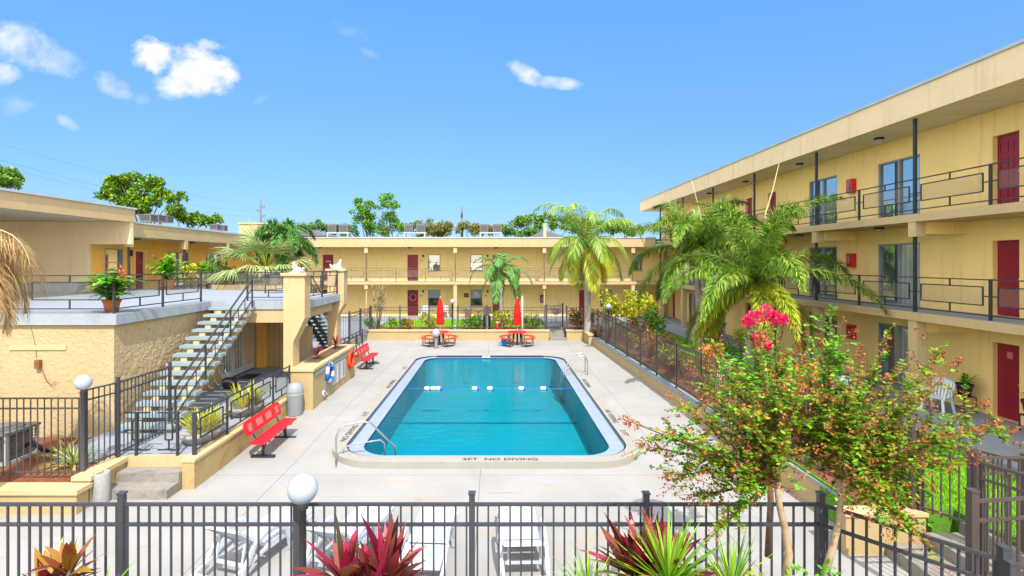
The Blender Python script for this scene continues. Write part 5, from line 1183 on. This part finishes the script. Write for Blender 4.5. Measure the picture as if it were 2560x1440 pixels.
# ---------------------------------------------------------------- leafy masses
def blob_leaves(mb,c,r,n,L,W,shell=.55,zs=1.0,outward=.6):
    c=Vector(c); rx,ry,rz=(r if isinstance(r,tuple) else (r,r,r*zs))
    for _ in range(n):
        d=rdir(); k=(shell+(1-shell)*R.random()**.7)*(.82+.36*noise.noise(d*1.7+c))
        p=c+V(d.x*rx*k,d.y*ry*k,d.z*rz*k); dd=(d*outward+rdir()*.8+V(0,0,.1)).normalized()
        mb.leaf(p,dd,(d+rdir()*.6).normalized(),L*R.uniform(.7,1.25),W*R.uniform(.7,1.2))
def shrub(label,base,blobs,mat,L=.12,W=.06,dens=1.0,name='shrub',stems=5,cat='shrub',group=None,flowers=None,fn=0):
    """blobs: (dx,dy,dz,r[,zscale]) around the base"""
    b=thing(name,label,cat,tuple(base),group=group); B=Vector(base)
    m=MB()
    for bl in blobs[:8]:
        t_=B+V(*bl[:3]); m.tube([B+V(bl[0]*.15,bl[1]*.15,0),B.lerp(t_,.6)+rdir()*.04,t_],[.02,.014,.006],5)
    m.build('stems',M['darkbark'],b)
    m=MB()
    for bl in blobs:
        r=bl[3]; n=int(dens*26*(r/max(L,.05))**2*.55)+20; blob_leaves(m,B+V(*bl[:3]),(r,r,r*(bl[4] if len(bl)>4 else 1)),n,L,W)
    m.build('foliage',mat,b)
    if flowers:
        m=MB()
        for _ in range(fn):
            bl=R.choice(blobs); d=rdir(-.1,1); p=B+V(*bl[:3])+d*bl[3]*1.02
            for k in range(5): m.leaf(p,(rdir()+d).normalized(),d,.08,.07)
        m.build('blossoms',flowers,b)
    return b
def gp(px,py,z): p=G(px,py,z); return p
# far planter shrubs
def fs(label,px,w,h,mat,L=.16,Y=33.1,n=5,name='shrub',cat='shrub',**k):
    x=(px-CX)*Y/F; bl=[]
    for i in range(n): bl.append((w*(R.uniform(-.5,.5) if n>1 else 0),R.uniform(-.2,.3),h*R.uniform(.40,.68),max(.15,h*R.uniform(.30,.45))))
    return shrub(label,(x,Y,.57),bl,mat,L,L*.55,name=name,cat=cat,**k)
fs('low spiky green plant under the bare myrtle in the far planter',935,1.0,.75,M['lshrub'],.2); fs('low green hedge plant left of the far lamp',1000,1.2,.75,M['lhedge']); fs('orange tinted low hedge plant in the far planter',1030,.9,.65,M['lorange'])
fs('yellow green bush beside the left umbrella',1074,.7,1.1,M['lyellow'],.16); fs('rounded dark hedge bush right of the far lamp',1170,.9,.8,M['lhedge']); fs('green bush beside the striped bin',1198,.5,1.0,M['lshrub'])
fs('yellow green bush between bin and right umbrella',1262,.9,1.15,M['lyellow'],.18,n=6); fs('trimmed green hedge right of the white pole',1322,1.5,.95,M['lhedge'],.13,n=8,name='hedge',cat='hedge')
fs('purple and orange croton beside the far steps',1448,.7,1.25,M['lcroton'],.2); fs('bushy croton behind the far fence corner',1475,.6,1.0,M['lcroton'],.2,Y=34.5)
# thinning myrtle in the far planter
def myrtle_bare(base,label):
    b=thing('crape_myrtle_tree',label,'tree',tuple(base)); m=MB(); lm=MB(); B=Vector(base)
    for i in range(6):
        top=B+V(R.uniform(-.75,.75),R.uniform(-.4,.4),R.uniform(2.2,3.0)); mid=B.lerp(top,.5)+V(R.uniform(-.08,.08),0,0)
        m.tube([B+V(R.uniform(-.1,.1),0,0),mid,top],[.05,.035,.012],6)
        for k in range(14):
            t_=R.uniform(.45,1); s=B.lerp(top,t_); e=s+V(R.uniform(-.3,.3),R.uniform(-.3,.3),R.uniform(.1,.45)); m.tube([s,e],[.010,.004],4)
            for _ in range(5): lm.leaf(s.lerp(e,R.random()),rdir(),rdir(),.12,.06)
    m.build('trunk',M['bark'],b); lm.build('crown',M['lbrown'],b); return b
myrtle_bare(((945-CX)*33.2/F,33.2,.56),'nearly bare slender myrtle in the far planter')
# right garden
def gs(label,x,y,blobs,mat,L=.12,W=.07,**k): return shrub(label,(x,y,.5),blobs,mat,L,W,**k)
def clump(n,w,d,h,r): return [(R.uniform(-w,w),R.uniform(-d,d),h*R.uniform(.45,1),r*R.uniform(.75,1.2)) for _ in range(n)]
p=G(1550,830,.5); gs('tall yellow leaved shrub behind the far corner globe lamp',7.0,31.0,clump(7,.8,.4,2.3,.5),M['lyellow'],.22,.12)
gs('wide yellow shrub in front of the far right column',9.0,32.0,clump(9,1.1,.5,2.5,.55),M['lyellow'],.22,.12)
gs('bright green round shrub below the yellow shrubs',8.7,29.0,clump(5,.5,.4,1.5,.5),M['lshrub'],.2,.1)
gs('red bronze croton along the far garden fence',7.5,27.0,clump(6,.6,.5,1.1,.36),M['lcroton'],.2,.09)
gs('orange croton along the garden fence',7.2,24.2,clump(5,.4,.5,.9,.32),M['lorange'],.18,.08)
gs('tall dark croton with cream tips beside the grey palm trunk',10.1,24.4,clump(8,.35,.35,2.0,.40),M['lcroton'],.2,.1)
gs('round clipped green bush below the largest palm',9.3,20.6,[(0,0,.5,.75,.9)],M['lshrub'],.10,.05,dens=1.6,name='clipped_bush')
gs('yellow shoot behind the clipped bush',9.9,20.8,clump(4,.15,.15,1.5,.22),M['lyellow'],.14,.07)
gs('feathery grey green grass like shrub at the garden fence',7.0,15.8,clump(5,.2,.5,1.1,.34),M['lsilver'],.22,.03)
gs('orange tipped shrub leaning on the garden fence',7.3,18.2,clump(7,.4,.9,1.3,.36),M['lorange'],.13,.06)
gs('yellow green shrub low behind the garden fence',7.1,20.6,clump(5,.3,.8,.8,.30),M['lyellow'],.14,.07)
gs('orange brown shrub mass behind the flowering stems',7.7,13.2,clump(10,.6,1.0,1.5,.40),M['lorange'],.10,.06)
gs('green and orange shrub behind the near myrtle',7.4,10.6,clump(8,.5,.8,1.2,.38),M['lmyrtle'],.09,.06)
gs('low green shrub on the mulch by the right fence',7.15,9.2,clump(6,.4,.4,.5,.26),M['lshrub'],.08,.05)
for i,(x,y,h,r,mt,lab) in enumerate(((6.95,29.2,.9,.3,'lshrub','low green shrub at the far end of the garden fence'),(7.3,28.3,1.2,.3,'lcroton','dark red croton between the green shrubs by the fence'),(7.0,25.8,.7,.28,'lyellow','small lime shrub low behind the garden fence'),
    (7.4,22.6,1.0,.3,'lcroton','bronze croton midway along the garden fence'),(6.95,21.7,.6,.25,'lhedge','low dark green shrub midway along the garden fence'),(7.0,19.4,.8,.28,'lyellow','lime shrub beside the orange tipped one'),
    (7.2,17.0,1.1,.3,'lcroton','red croton beyond the feathery grey green shrub'),(7.05,14.5,.9,.28,'lshrub','green shrub nearer than the feathery one'),(9.6,22.5,.8,.35,'lhedge','dark green shrub on the lawn behind the clipped bush'),(8.6,16.6,.7,.35,'lshrub','leafy green clump on the lawn below the largest palm'),(9.9,17.8,1.0,.35,'lorange','orange tinted shrub at the lawn edge by the patio'))):
    gs(lab,x,y,clump(5,.25,.3,h,r),M[mt],.14,.07)
# potted plants
def ginger(label,pot,r,h,potr,poth,potmat='terracotta',n=16,L=.6,W=.11,bloom=0,name='potted_plant'):
    P_=Vector(pot); b=thing(name,label,'potted plant',tuple(P_))
    m=MB(); m.lathe([(potr*.72,0),(potr*.95,poth*.75),(potr,poth*.78),(potr*1.08,poth*.8),(potr*1.08,poth),(potr*.95,poth),(potr*.92,poth*.9),(.001,poth*.88)],P_,22); m.build('pot',M[potmat],b)
    lm=MB(); sm=MB(); fm=MB()
    for i in range(n):
        a=R.uniform(0,2*PI); lean=R.uniform(.1,.75); d=V(math.cos(a)*lean,math.sin(a)*lean,1).normalized(); s=P_+V(0,0,poth*.9)+V(math.cos(a),math.sin(a),0)*potr*.5*R.random(); hh=h*R.uniform(.6,1)
        e=s+d*hh; sm.tube([s,s.lerp(e,.5),e],[.012,.010,.006],5)
        for k in range(6):
            q=s.lerp(e,.25+.15*k); aa=a+PI*(k%2)+R.uniform(-.6,.6); v_=V(math.cos(aa),math.sin(aa),R.uniform(.3,1.1)).normalized(); lm.blade(q,v_,UP,L*R.uniform(.7,1.1),W,.8,4)
        if i<bloom:
            for _ in range(26): fm.leaf(e+V(R.uniform(-.05,.05),R.uniform(-.05,.05),R.uniform(0,.22)),rdir(-.2,1),UP,.07,.04)
    sm.build('stems',M['lginger'],b); lm.build('leaves',M['lginger'],b); fm.build('blossoms',M['bloom'],b); return b
ginger('large leafy plant with orange blooms in a terracotta pot on the terrace corner',(-10.12,13.75,T),.6,.75,.20,.34,n=32,L=.56,W=.19,bloom=7)
p=G(445,722,T); ginger('leafy plant in a terracotta pot at the back of the terrace',(p.x,25.2,T),.8,1.2,.32,.5,n=22,L=.85,W=.2,bloom=4)
p=V(13.15,14.55,1.08); ginger('small dark leafed plant in the wicker pot on the stand',tuple(p),.3,.35,.19,.33,'wicker',10,.22,.06)
p=V(13.2,12.75,.62); o=thing('plant_stand','low dark stand under the pot at the right picture edge','stand',tuple(p)); m=MB(); m.box(p.x-.18,p.x+.18,p.y-.18,p.y+.18,p.z+.40,p.z+.43); m.build('shelf',M['rail'],o)
for sx in (-.16,.16):
    for sy in (-.16,.16): m=MB(); m.box(p.x+sx-.012,p.x+sx+.012,p.y+sy-.012,p.y+sy+.012,p.z,p.z+.40); m.build('leg',M['rail'],o)
ginger('round green plant in a grey basket pot at the right edge',(13.2,12.75,1.05),.3,.22,.2,.36,'wicker',16,.2,.06)
for px,py_,Y,lab,s_ in ((645,1003,14.9,'spiky aloe like planter behind the grey bin railing',1.15),(515,1087,12.7,'yellow green planter bowl behind the near walkway railing',1.0),(890,850,24.2,'yellow green planter bowl behind the farther bench',1.0)):
    x=-7.12 if Y<20 else -7.0; P_=V(x,Y,.48); b=thing('planter_bowl',lab,'planter',tuple(P_)); m=MB(); m.lathe([(.30,0),(.42,.18),(.45,.26),(.38,.26),(.001,.22)],P_,20,sy=1.5); m.build('bowl',M['conc'],b); lm=MB()
    for i in range(150):
        a=R.uniform(0,2*PI); l=R.uniform(.1,.9); lm.blade(P_+V(math.cos(a)*.32*R.random(),math.sin(a)*.5*R.random(),.22),V(math.cos(a)*l,math.sin(a)*l,1).normalized(),V(math.cos(a),math.sin(a),.2),R.uniform(.35,.62)*s_,.045,.5,3)
    lm.build('leaves',M['lyellow'],b)
def spiky(label,base,n,L,W,mat,lo=.1,hi=1.2,name='spiky_plant',droop=.5,cat='plant',stemh=.0,group=None):
    b=thing(name,label,cat,tuple(base),group=group); B=Vector(base); m=MB(); m.tube([B,B+V(0,0,max(stemh,.06))],[.035,.03],8); m.build('stem',M['darkbark'],b)
    lm=MB(); 
    for i in range(n):
        a=i*2.39996+R.uniform(-.2,.2); el=lo+(hi-lo)*(i/n)+R.uniform(-.12,.12); d=V(math.cos(a)*math.cos(el),math.sin(a)*math.cos(el),math.sin(el)); s=B+V(0,0,(max(stemh,.05)-.12+.12*i/n)); nn=d.cross(UP).normalized().cross(d)
        lm.blade(s+d*.02,d,nn,L*R.uniform(.75,1.1),W*R.uniform(.8,1.15),droop,5)
    lm.build('leaves',mat,b); return b
# strappy plants in the left mulch bed
spiky('variegated strap leaf plant on the left mulch',(-9.3,11.5,.3),70,.75,.035,M['lvarieg'],.2,1.3,droop=1.0); spiky('smaller variegated strap leaf plant beside the condenser',(-9.75,11.75,.3),45,.6,.03,M['lvarieg'],.2,1.3,droop=1.0)
for x,y,lab in ((-6.35,18.6,'red leafed cordyline in the tall planter near the tan panel'),(-6.38,20.9,'bronze cordyline by the farther column foot')): spiky(lab,(x,y,1.34),22,.42,.07,M['lcord'],.2,1.3,droop=.3,stemh=.2)
# terrace back shrubs
for px,py_,lab,mat_ in ((480,690,'yellow green croton at the back of the terrace','lyellow'),(520,690,'taller green shrub at the back of the terrace','lshrub'),(560,690,'brown green shrub beside the fan palm','lhedge'),(745,680,'orange tipped croton behind the nearer white statue','lorange')):
    x=(px-CX)*27/F; shrub(lab,(x,27,T-.1),clump(5,.3,.2,1.5 if px!=480 else 1.2,.36),M[mat_],.22,.1)
# foreground red cordylines and lime yuccas
def cord(label,px,py_top,Y,n,L,mat,W=.085,stemh=.5,**k):
    x=(px-CX)*Y/F; zt=EH-(py_top-CY)*Y/F; z0=zt-L*.92-stemh; return spiky(label,(x,Y,z0),n,L,W,mat,.15,1.35,name='cordyline',droop=.35,stemh=stemh,cat='plant',**k)
def cordz(label,px,py_top,Y,n,L,mat,W,zg=.66,lo=.05,hi=1.4,droop=.35,name='cordyline',heads=1):
    x=(px-CX)*Y/F; zt=EH-(py_top-CY)*Y/F; b=thing(name,label,'plant',(x,Y,zg)); lm=MB(); sm=MB()
    for h in range(heads):
        ox=0 if heads==1 else R.uniform(-.22,.22); oy=0 if heads==1 else R.uniform(-.10,.10); top=zt-(0 if h==0 else R.uniform(.05,.26)); st=max(top-L*.92-zg,.1)
        B=V(x+ox,Y+oy,zg); sm.tube([V(x,Y,zg),B.lerp(B+V(0,0,st),.5),B+V(0,0,st)],[.03,.026,.022],7)
        for i in range(n):
            a=i*2.39996+R.uniform(-.35,.35); el=lo+(hi-lo)*(i/n)+R.uniform(-.2,.2); d=V(math.cos(a)*math.cos(el),math.sin(a)*math.cos(el),math.sin(el)); nn=(d.cross(UP).normalized().cross(d)+rdir()*.25).normalized()
            lm.blade(B+V(0,0,st-.14+.14*i/n)+d*.02,(d+rdir()*.08).normalized(),nn,L*R.uniform(.55,1.1),W*R.uniform(.65,1.15),droop*R.uniform(.3,1.8),5)
    sm.build('stem',M['darkbark'],b); lm.build('leaves',mat,b); return b
cordz('large crimson cordyline in front of the fence right of the front lamp',912,1300,4.9,32,.60,M['lcord'],.115,lo=.25,droop=.5,heads=5)
cordz('bronze and crimson cordyline in the bottom left corner',146,1325,4.9,24,.42,M['lcordb'],.10,lo=.3,droop=.9,heads=3)
cordz('crimson cordyline behind the lime yucca',1640,1286,5.1,24,.58,M['lcord'],.12,lo=.4,droop=.5,heads=5)
cordz('tall lime green yucca in front of the fence',1672,1290,4.75,130,.64,M['lspike'],.027,lo=-.1,droop=.3,name='yucca')
cordz('thin green yucca left of the lime one',1472,1365,4.9,60,.48,M['lspike'],.017,name='yucca',droop=.2)
cordz('wide green yucca left of the myrtle trunks',1830,1316,4.85,70,.62,M['lspike'],.020,name='yucca',droop=.25)
cordz('small dark spiky plant in the bottom left',260,1405,4.95,22,.36,M['lspike'],.018,name='yucca',droop=.2)
shrub('low leafy undergrowth beneath the lime yucca',((1740-CX)*4.9/F,4.9,.66),[(x_*.22,R.uniform(-.1,.1),.98+R.uniform(-.05,.12),.2) for x_ in range(-2,4)],M['lyellow'],.09,.03,name='undergrowth',cat='plant')
spiky('purple leafed plant in the bottom right corner',(4.1,4.0,.64),36,.5,.09,M['purple'],.1,1.2,droop=.5,stemh=.75); spiky('yellow green strap plant behind the corner fence',(5.0,4.75,.6),40,.8,.05,M['lspike'],.2,1.3,droop=.8,stemh=.5)
# ---------------------------------------------------------------- the crape myrtles
def twig(sm,lm,seed,a,b,leafL,n,green,r=.006,seeds=0,lm2=None):
    a=Vector(a); b=Vector(b); mid=a.lerp(b,.5)+V(R.uniform(-.05,.05),R.uniform(-.05,.05),R.uniform(0,.08)); pts=[]
    for i in range(7):
        t_=i/6; pts.append(a*(1-t_)**2+mid*2*t_*(1-t_)+b*t_*t_)
    sm.tube(pts,[r*(1-.75*i/6) for i in range(7)],5)
    for i in range(n):
        t_=.12+.86*i/n; k=min(int(t_*6),5); q=pts[k].lerp(pts[k+1],t_*6-k); d=(pts[k+1]-pts[k]).normalized(); s=d.cross(UP)
        if s.length<.1: s=V(1,0,0)
        s.normalize(); sd=1 if i%2 else -1
        v_=(s*sd*.9+d*.35+rdir()*.45).normalized(); tgt=lm2 if (lm2 is not None and R.random()<green) else lm
        tgt.leaf(q,v_,(UP+rdir()*.7).normalized(),leafL*R.uniform(.7,1.25),leafL*.62)
    if seeds:
        for i in range(seeds):
            dd=(b-a).normalized(); kk=R.random(); q=b+dd*(.16*kk)+rdir()*(.055*(1-kk*.7)); seed.leaf(q,rdir(),rdir(),.026,.022)
        sm.tube([b,b+(b-a).normalized()*.16],[.003,.001],4)
b=thing('crape_myrtle_tree','near twin trunked myrtle with orange tinged leaves on the right','tree',(2.9,5.0,.65))
sm=MB(); lm=MB(); sd=MB(); lg=MB(); br=MB()
YM=5.05
def pm(px,py,y=YM): return D(px,py,y)
t1=[pm(1968,1475)-V(0,0,.6),pm(1966,1440),pm(1972,1385),pm(1962,1320),pm(1948,1260),pm(1942,1205)]
t2=[pm(2050,1560,5.1)-V(0,0,.2),pm(2062,1440,5.1),pm(2078,1380,5.1),pm(2096,1310,5.1),pm(2102,1250,5.1),pm(2096,1195,5.1)]
sm.tube(t1,[.050,.042,.038,.034,.031,.029],10); sm.tube(t2,[.045,.039,.035,.031,.029,.027],10)
c1=t1[-1]; c2=t2[-1]
tg1=[(1590,1060,4.7),(1640,1120,5.0),(1690,1190,4.8),(1740,1240,5.2),(1760,1050,5.0),(1700,1090,4.6),(1790,1150,4.9),(1830,1060,5.3),(1760,960,5.4),(1800,890,5.2),(1850,950,5.0),(1870,1040,4.7),(1900,870,5.3),(1930,960,5.1),(1960,1060,5.0),(1820,1300,4.9),(1850,1230,4.8),(1990,890,5.3),(1880,1140,5.4),(2000,990,4.7),(1950,1130,4.7),(1830,1000,5.5),(1740,1130,5.3),(1700,1010,5.2)]
tg2=[(2075,790,5.2),(2082,830,5.3),(2070,900,5.2),(2150,900,5.4),(2210,870,5.5),(2240,940,5.2),(2340,900,5.6),(2380,920,5.4),(2330,970,5.1),(2290,1010,5.0),(2440,1020,5.2),(2510,1078,5.4),(2420,1080,5.0),(2360,1090,4.8),(2250,1070,5.3),(2180,1010,4.8),(2120,960,4.9),(2200,1130,5.0),(2280,1150,4.8),(2400,1160,5.1),(2300,1220,5.2),(2250,1290,4.9),(2290,1330,4.8),(2180,1230,4.8),(2060,1020,4.9),(2030,1100,5.3),(2100,1090,5.5),(2150,1080,4.7),(2020,940,5.3),(2130,1180,5.4),(2220,1190,5.4),(2470,1060,5.3),(2050,870,5.6),(2170,950,5.6),(2000,1050,5.1),(2080,1060,4.9),(1980,1000,5.4),(2040,980,5.0),(2110,1020,5.3),(1960,1090,5.2),(2150,1130,5.0)]
for c,tgs in ((c1,tg1),(c2,tg2)):
    for px,py_,y in tgs:
        e=pm(px,py_,y); mid=c.lerp(e,.45)+V(0,R.uniform(-.1,.1),R.uniform(.0,.14)); pts=[c*(1-t_)**2+mid*2*t_*(1-t_)+e*t_*t_ for t_ in [i/7 for i in range(8)]]
        br.tube(pts,[.013*(1-.85*i/7)+.0025 for i in range(8)],6)
        tall=px in (2075,2082,2070); edge=py_<940 or px>2400 or px<1700
        for k in range(16):
            t_=.25+.75*R.random(); i=min(int(t_*7),6); s=pts[i].lerp(pts[i+1],t_*7-i); d=(e-c).normalized(); q=s+(d*.6+rdir()*.9).normalized()*R.uniform(.12,.32)
            twig(br,lm,sd,s,q,.053,17,.9 if tall else .38,.003,0 if tall else (14 if R.random()<.35 else 0),lg)
        twig(br,lm,sd,pts[4],e,.055,20,.95 if tall else .3,.006,0 if tall else (70 if edge else 16),lg)
sm.build('trunk',M['bark'],b); br.build('branches',M['redtwig'],b); cr=lm.build('crown',M['lmyrtle'],b); lg.build('green_leaves',M['lmyrtleg'],b); sd.build('seed_heads',M['lseed'],b)
# pink flowering myrtle behind it
YB=7.6
b=thing('crape_myrtle_tree','flowering myrtle with hot pink blossom heads behind the near one','tree',((1920-CX)*YB/F,YB,.5))
sm=MB(); lm=MB(); sd=MB(); fl_m=MB(); B=V((1920-CX)*YB/F,YB,.5)
heads=[(1885,793,20),(1912,782,22),(1942,797,20),(1868,806,13),(1902,852,24),(1893,843,15),(1960,800,11),(1918,864,10),(1928,790,15)]
crown=B+V(0,0,1.6); sm.tube([B,B.lerp(crown,.5)+V(.04,0,0),crown],[.05,.045,.035],8)
for px,py_,r in heads:
    c=D(px,py_,YB); sm.tube([crown,crown.lerp(c,.5)+rdir()*.05,c],[.02,.012,.006],6); rr=r*YB/F; twig(sm,lm,sd,crown.lerp(c,.25),c,.085,34,0,.006); twig(sm,lm,sd,crown.lerp(c,.1),c-V(.05,0,.08),.085,34,0,.006)
    for _ in range(150): d=rdir(); fl_m.leaf(c+d*rr*R.uniform(.35,.95),(d+rdir()*.7).normalized(),rdir(),.035,.035)
for px,py_ in ((1880,930),(1940,880),(1950,940),(1860,900),(1900,960),(1830,900),(1800,930),(1785,980),(1970,900),(2000,930)):
    c=D(px,py_,YB+R.uniform(-.4,.4)); 
    for k in range(6): twig(sm,lm,sd,crown.lerp(c,R.uniform(.4,.8)),c+rdir()*.25,.09,16,0,.006)
sm.build('trunk',M['redtwig'],b); lm.build('crown',M['lmyrtleg'],b); fl_m.build('blossoms',M['flower'],b)
# small basal shoots at the trunks
shrub('fresh green shoots at the foot of the twin myrtle trunks',((2040-CX)*4.95/F,4.95,.66),[(-.16,0,1.12,.14),(.12,0,1.12,.16),(.0,.05,1.0,.15)],M['lmyrtleg'],.06,.035,dens=.35,name='shoots',cat='plant')
# ---------------------------------------------------------------- background trees
def bgtree(label,Y,tb,blobs,mat,L=.34,dens=1.0,tr=.22,name='tree',group=None):
    bx=(tb-CX)*Y/F; b=thing(name,label,'tree',(bx,Y,-.3),group=group); m=MB(); lm=MB()
    top=D(tb,sum(q[1] for q in blobs)/len(blobs),Y); fork=V(bx,Y,top.z*.62)
    m.tube([(bx,Y,-.3),(bx+.1,Y,fork.z*.5),fork],[tr,tr*.8,tr*.65],8)
    for px,py_,r in blobs:
        yy=Y+R.uniform(-1,1)*r*Y/F*.8; c=D(px,py_,yy); rr=r*Y/F
        m.tube([fork,fork.lerp(c,.55)+rdir()*.25*rr,c],[tr*.45,tr*.25,tr*.08],6)
        for k in range(7):
            d=rdir(-.5,1); sc=c+V(d.x*rr*.75,d.y*rr*.75,d.z*rr*.65); sr=rr*R.uniform(.36,.6)
            m.tube([c,sc],[tr*.10,tr*.03],4)
            n=int(dens*24*(sr/L)**2)+10
            blob_leaves(lm,sc,(sr,sr,sr*.8),n,L,L*.62,.3)
    m.build('trunk',M['darkbark'],b); lm.build('crown',mat,b); return b
bgtree('large spreading oak behind the left wing roof',48,360,[(290,475,34),(335,462,34),(375,472,36),(265,495,24),(310,500,34),(355,505,34),(405,492,24),(430,500,18),(300,455,24),(385,510,24),(350,530,22),(440,525,18),(455,495,14)],M['ltree'],.30,1.15)
bgtree('green oak showing above the roof at the left edge',44,5,[(5,450,26),(-30,445,40),(30,440,20),(45,448,12),(20,462,22)],M['ltreed'],.30)
bgtree('yellow green tree behind the left condensers',50,480,[(440,545,26),(470,555,24),(500,550,22),(520,556,18),(545,548,12)],M['ltree'],.32)
bgtree('tall pine with open upper crown behind the far roof, left one',62,925,[(905,515,24),(925,530,30),(895,540,24),(935,555,28),(905,565,26),(880,580,24),(945,580,22)],M['lpine'],.26,.55)
bgtree('tall pine with open upper crown behind the far roof, right one',60,968,[(968,503,22),(955,510,18),(985,515,15),(975,540,18),(980,565,26),(1000,572,22),(960,580,20)],M['lpine'],.26,.55)
bgtree('low dark trees left of the two pines',66,800,[(765,575,20),(795,572,22),(815,578,18),(845,578,20),(868,580,20)],M['ltreed'],.30)
bgtree('thin brownish tree between the pines and the wooden pole',64,1090,[(1040,570,24),(1075,572,26),(1105,570,25),(1130,576,24),(1020,578,20),(1060,582,22),(1090,584,20)],M['lbrown'],.26,.8)
bgtree('brownish tree right of the wooden pole',66,1190,[(1165,574,22),(1190,578,22),(1215,576,20),(1235,580,18)],M['lbrown'],.26,.8)
bgtree('broad green tree behind the right end of the far roof',60,1330,[(1270,574,24),(1300,566,26),(1330,558,26),(1365,556,28),(1395,562,28),(1255,582,18),(1310,585,22),(1345,582,24),(1425,570,24)],M['ltreed'],.28,.9)
bgtree('green tree beyond the queen palm by the right block',60,1545,[(1490,572,26),(1530,575,26),(1565,576,24),(1455,574,26),(1590,582,20)],M['ltreed'],.28)
# ---------------------------------------------------------------- lawn blades
def blades(name,n,regions,h,mat,label):
    m=MB()
    for (x0,x1,y0,y1,z),k in regions:
        for _ in range(k):
            p=V(R.uniform(x0,x1),R.uniform(y0,y1),z); a=R.uniform(0,2*PI); d=V(math.cos(a)*.45,math.sin(a)*.45,1).normalized(); m.leaf(p,d,V(math.sin(a),-math.cos(a),0),h*R.uniform(.6,1.3),.022)
    o=m.build(name,mat); tag(o,label,'grass',kind='stuff')
blades('lawn_grass',0,[((7.55,10.55,9.1,14.5,.5),13000),((8.02,10.55,5.5,9.1,.5),9000),((7.95,10.55,14.5,30,.5),14000),((-7.4,3.2,33.95,38.3,.56),16000)],.085,M['lgrass'],'short bright green lawn grass beside the garden fence and behind the far planter')
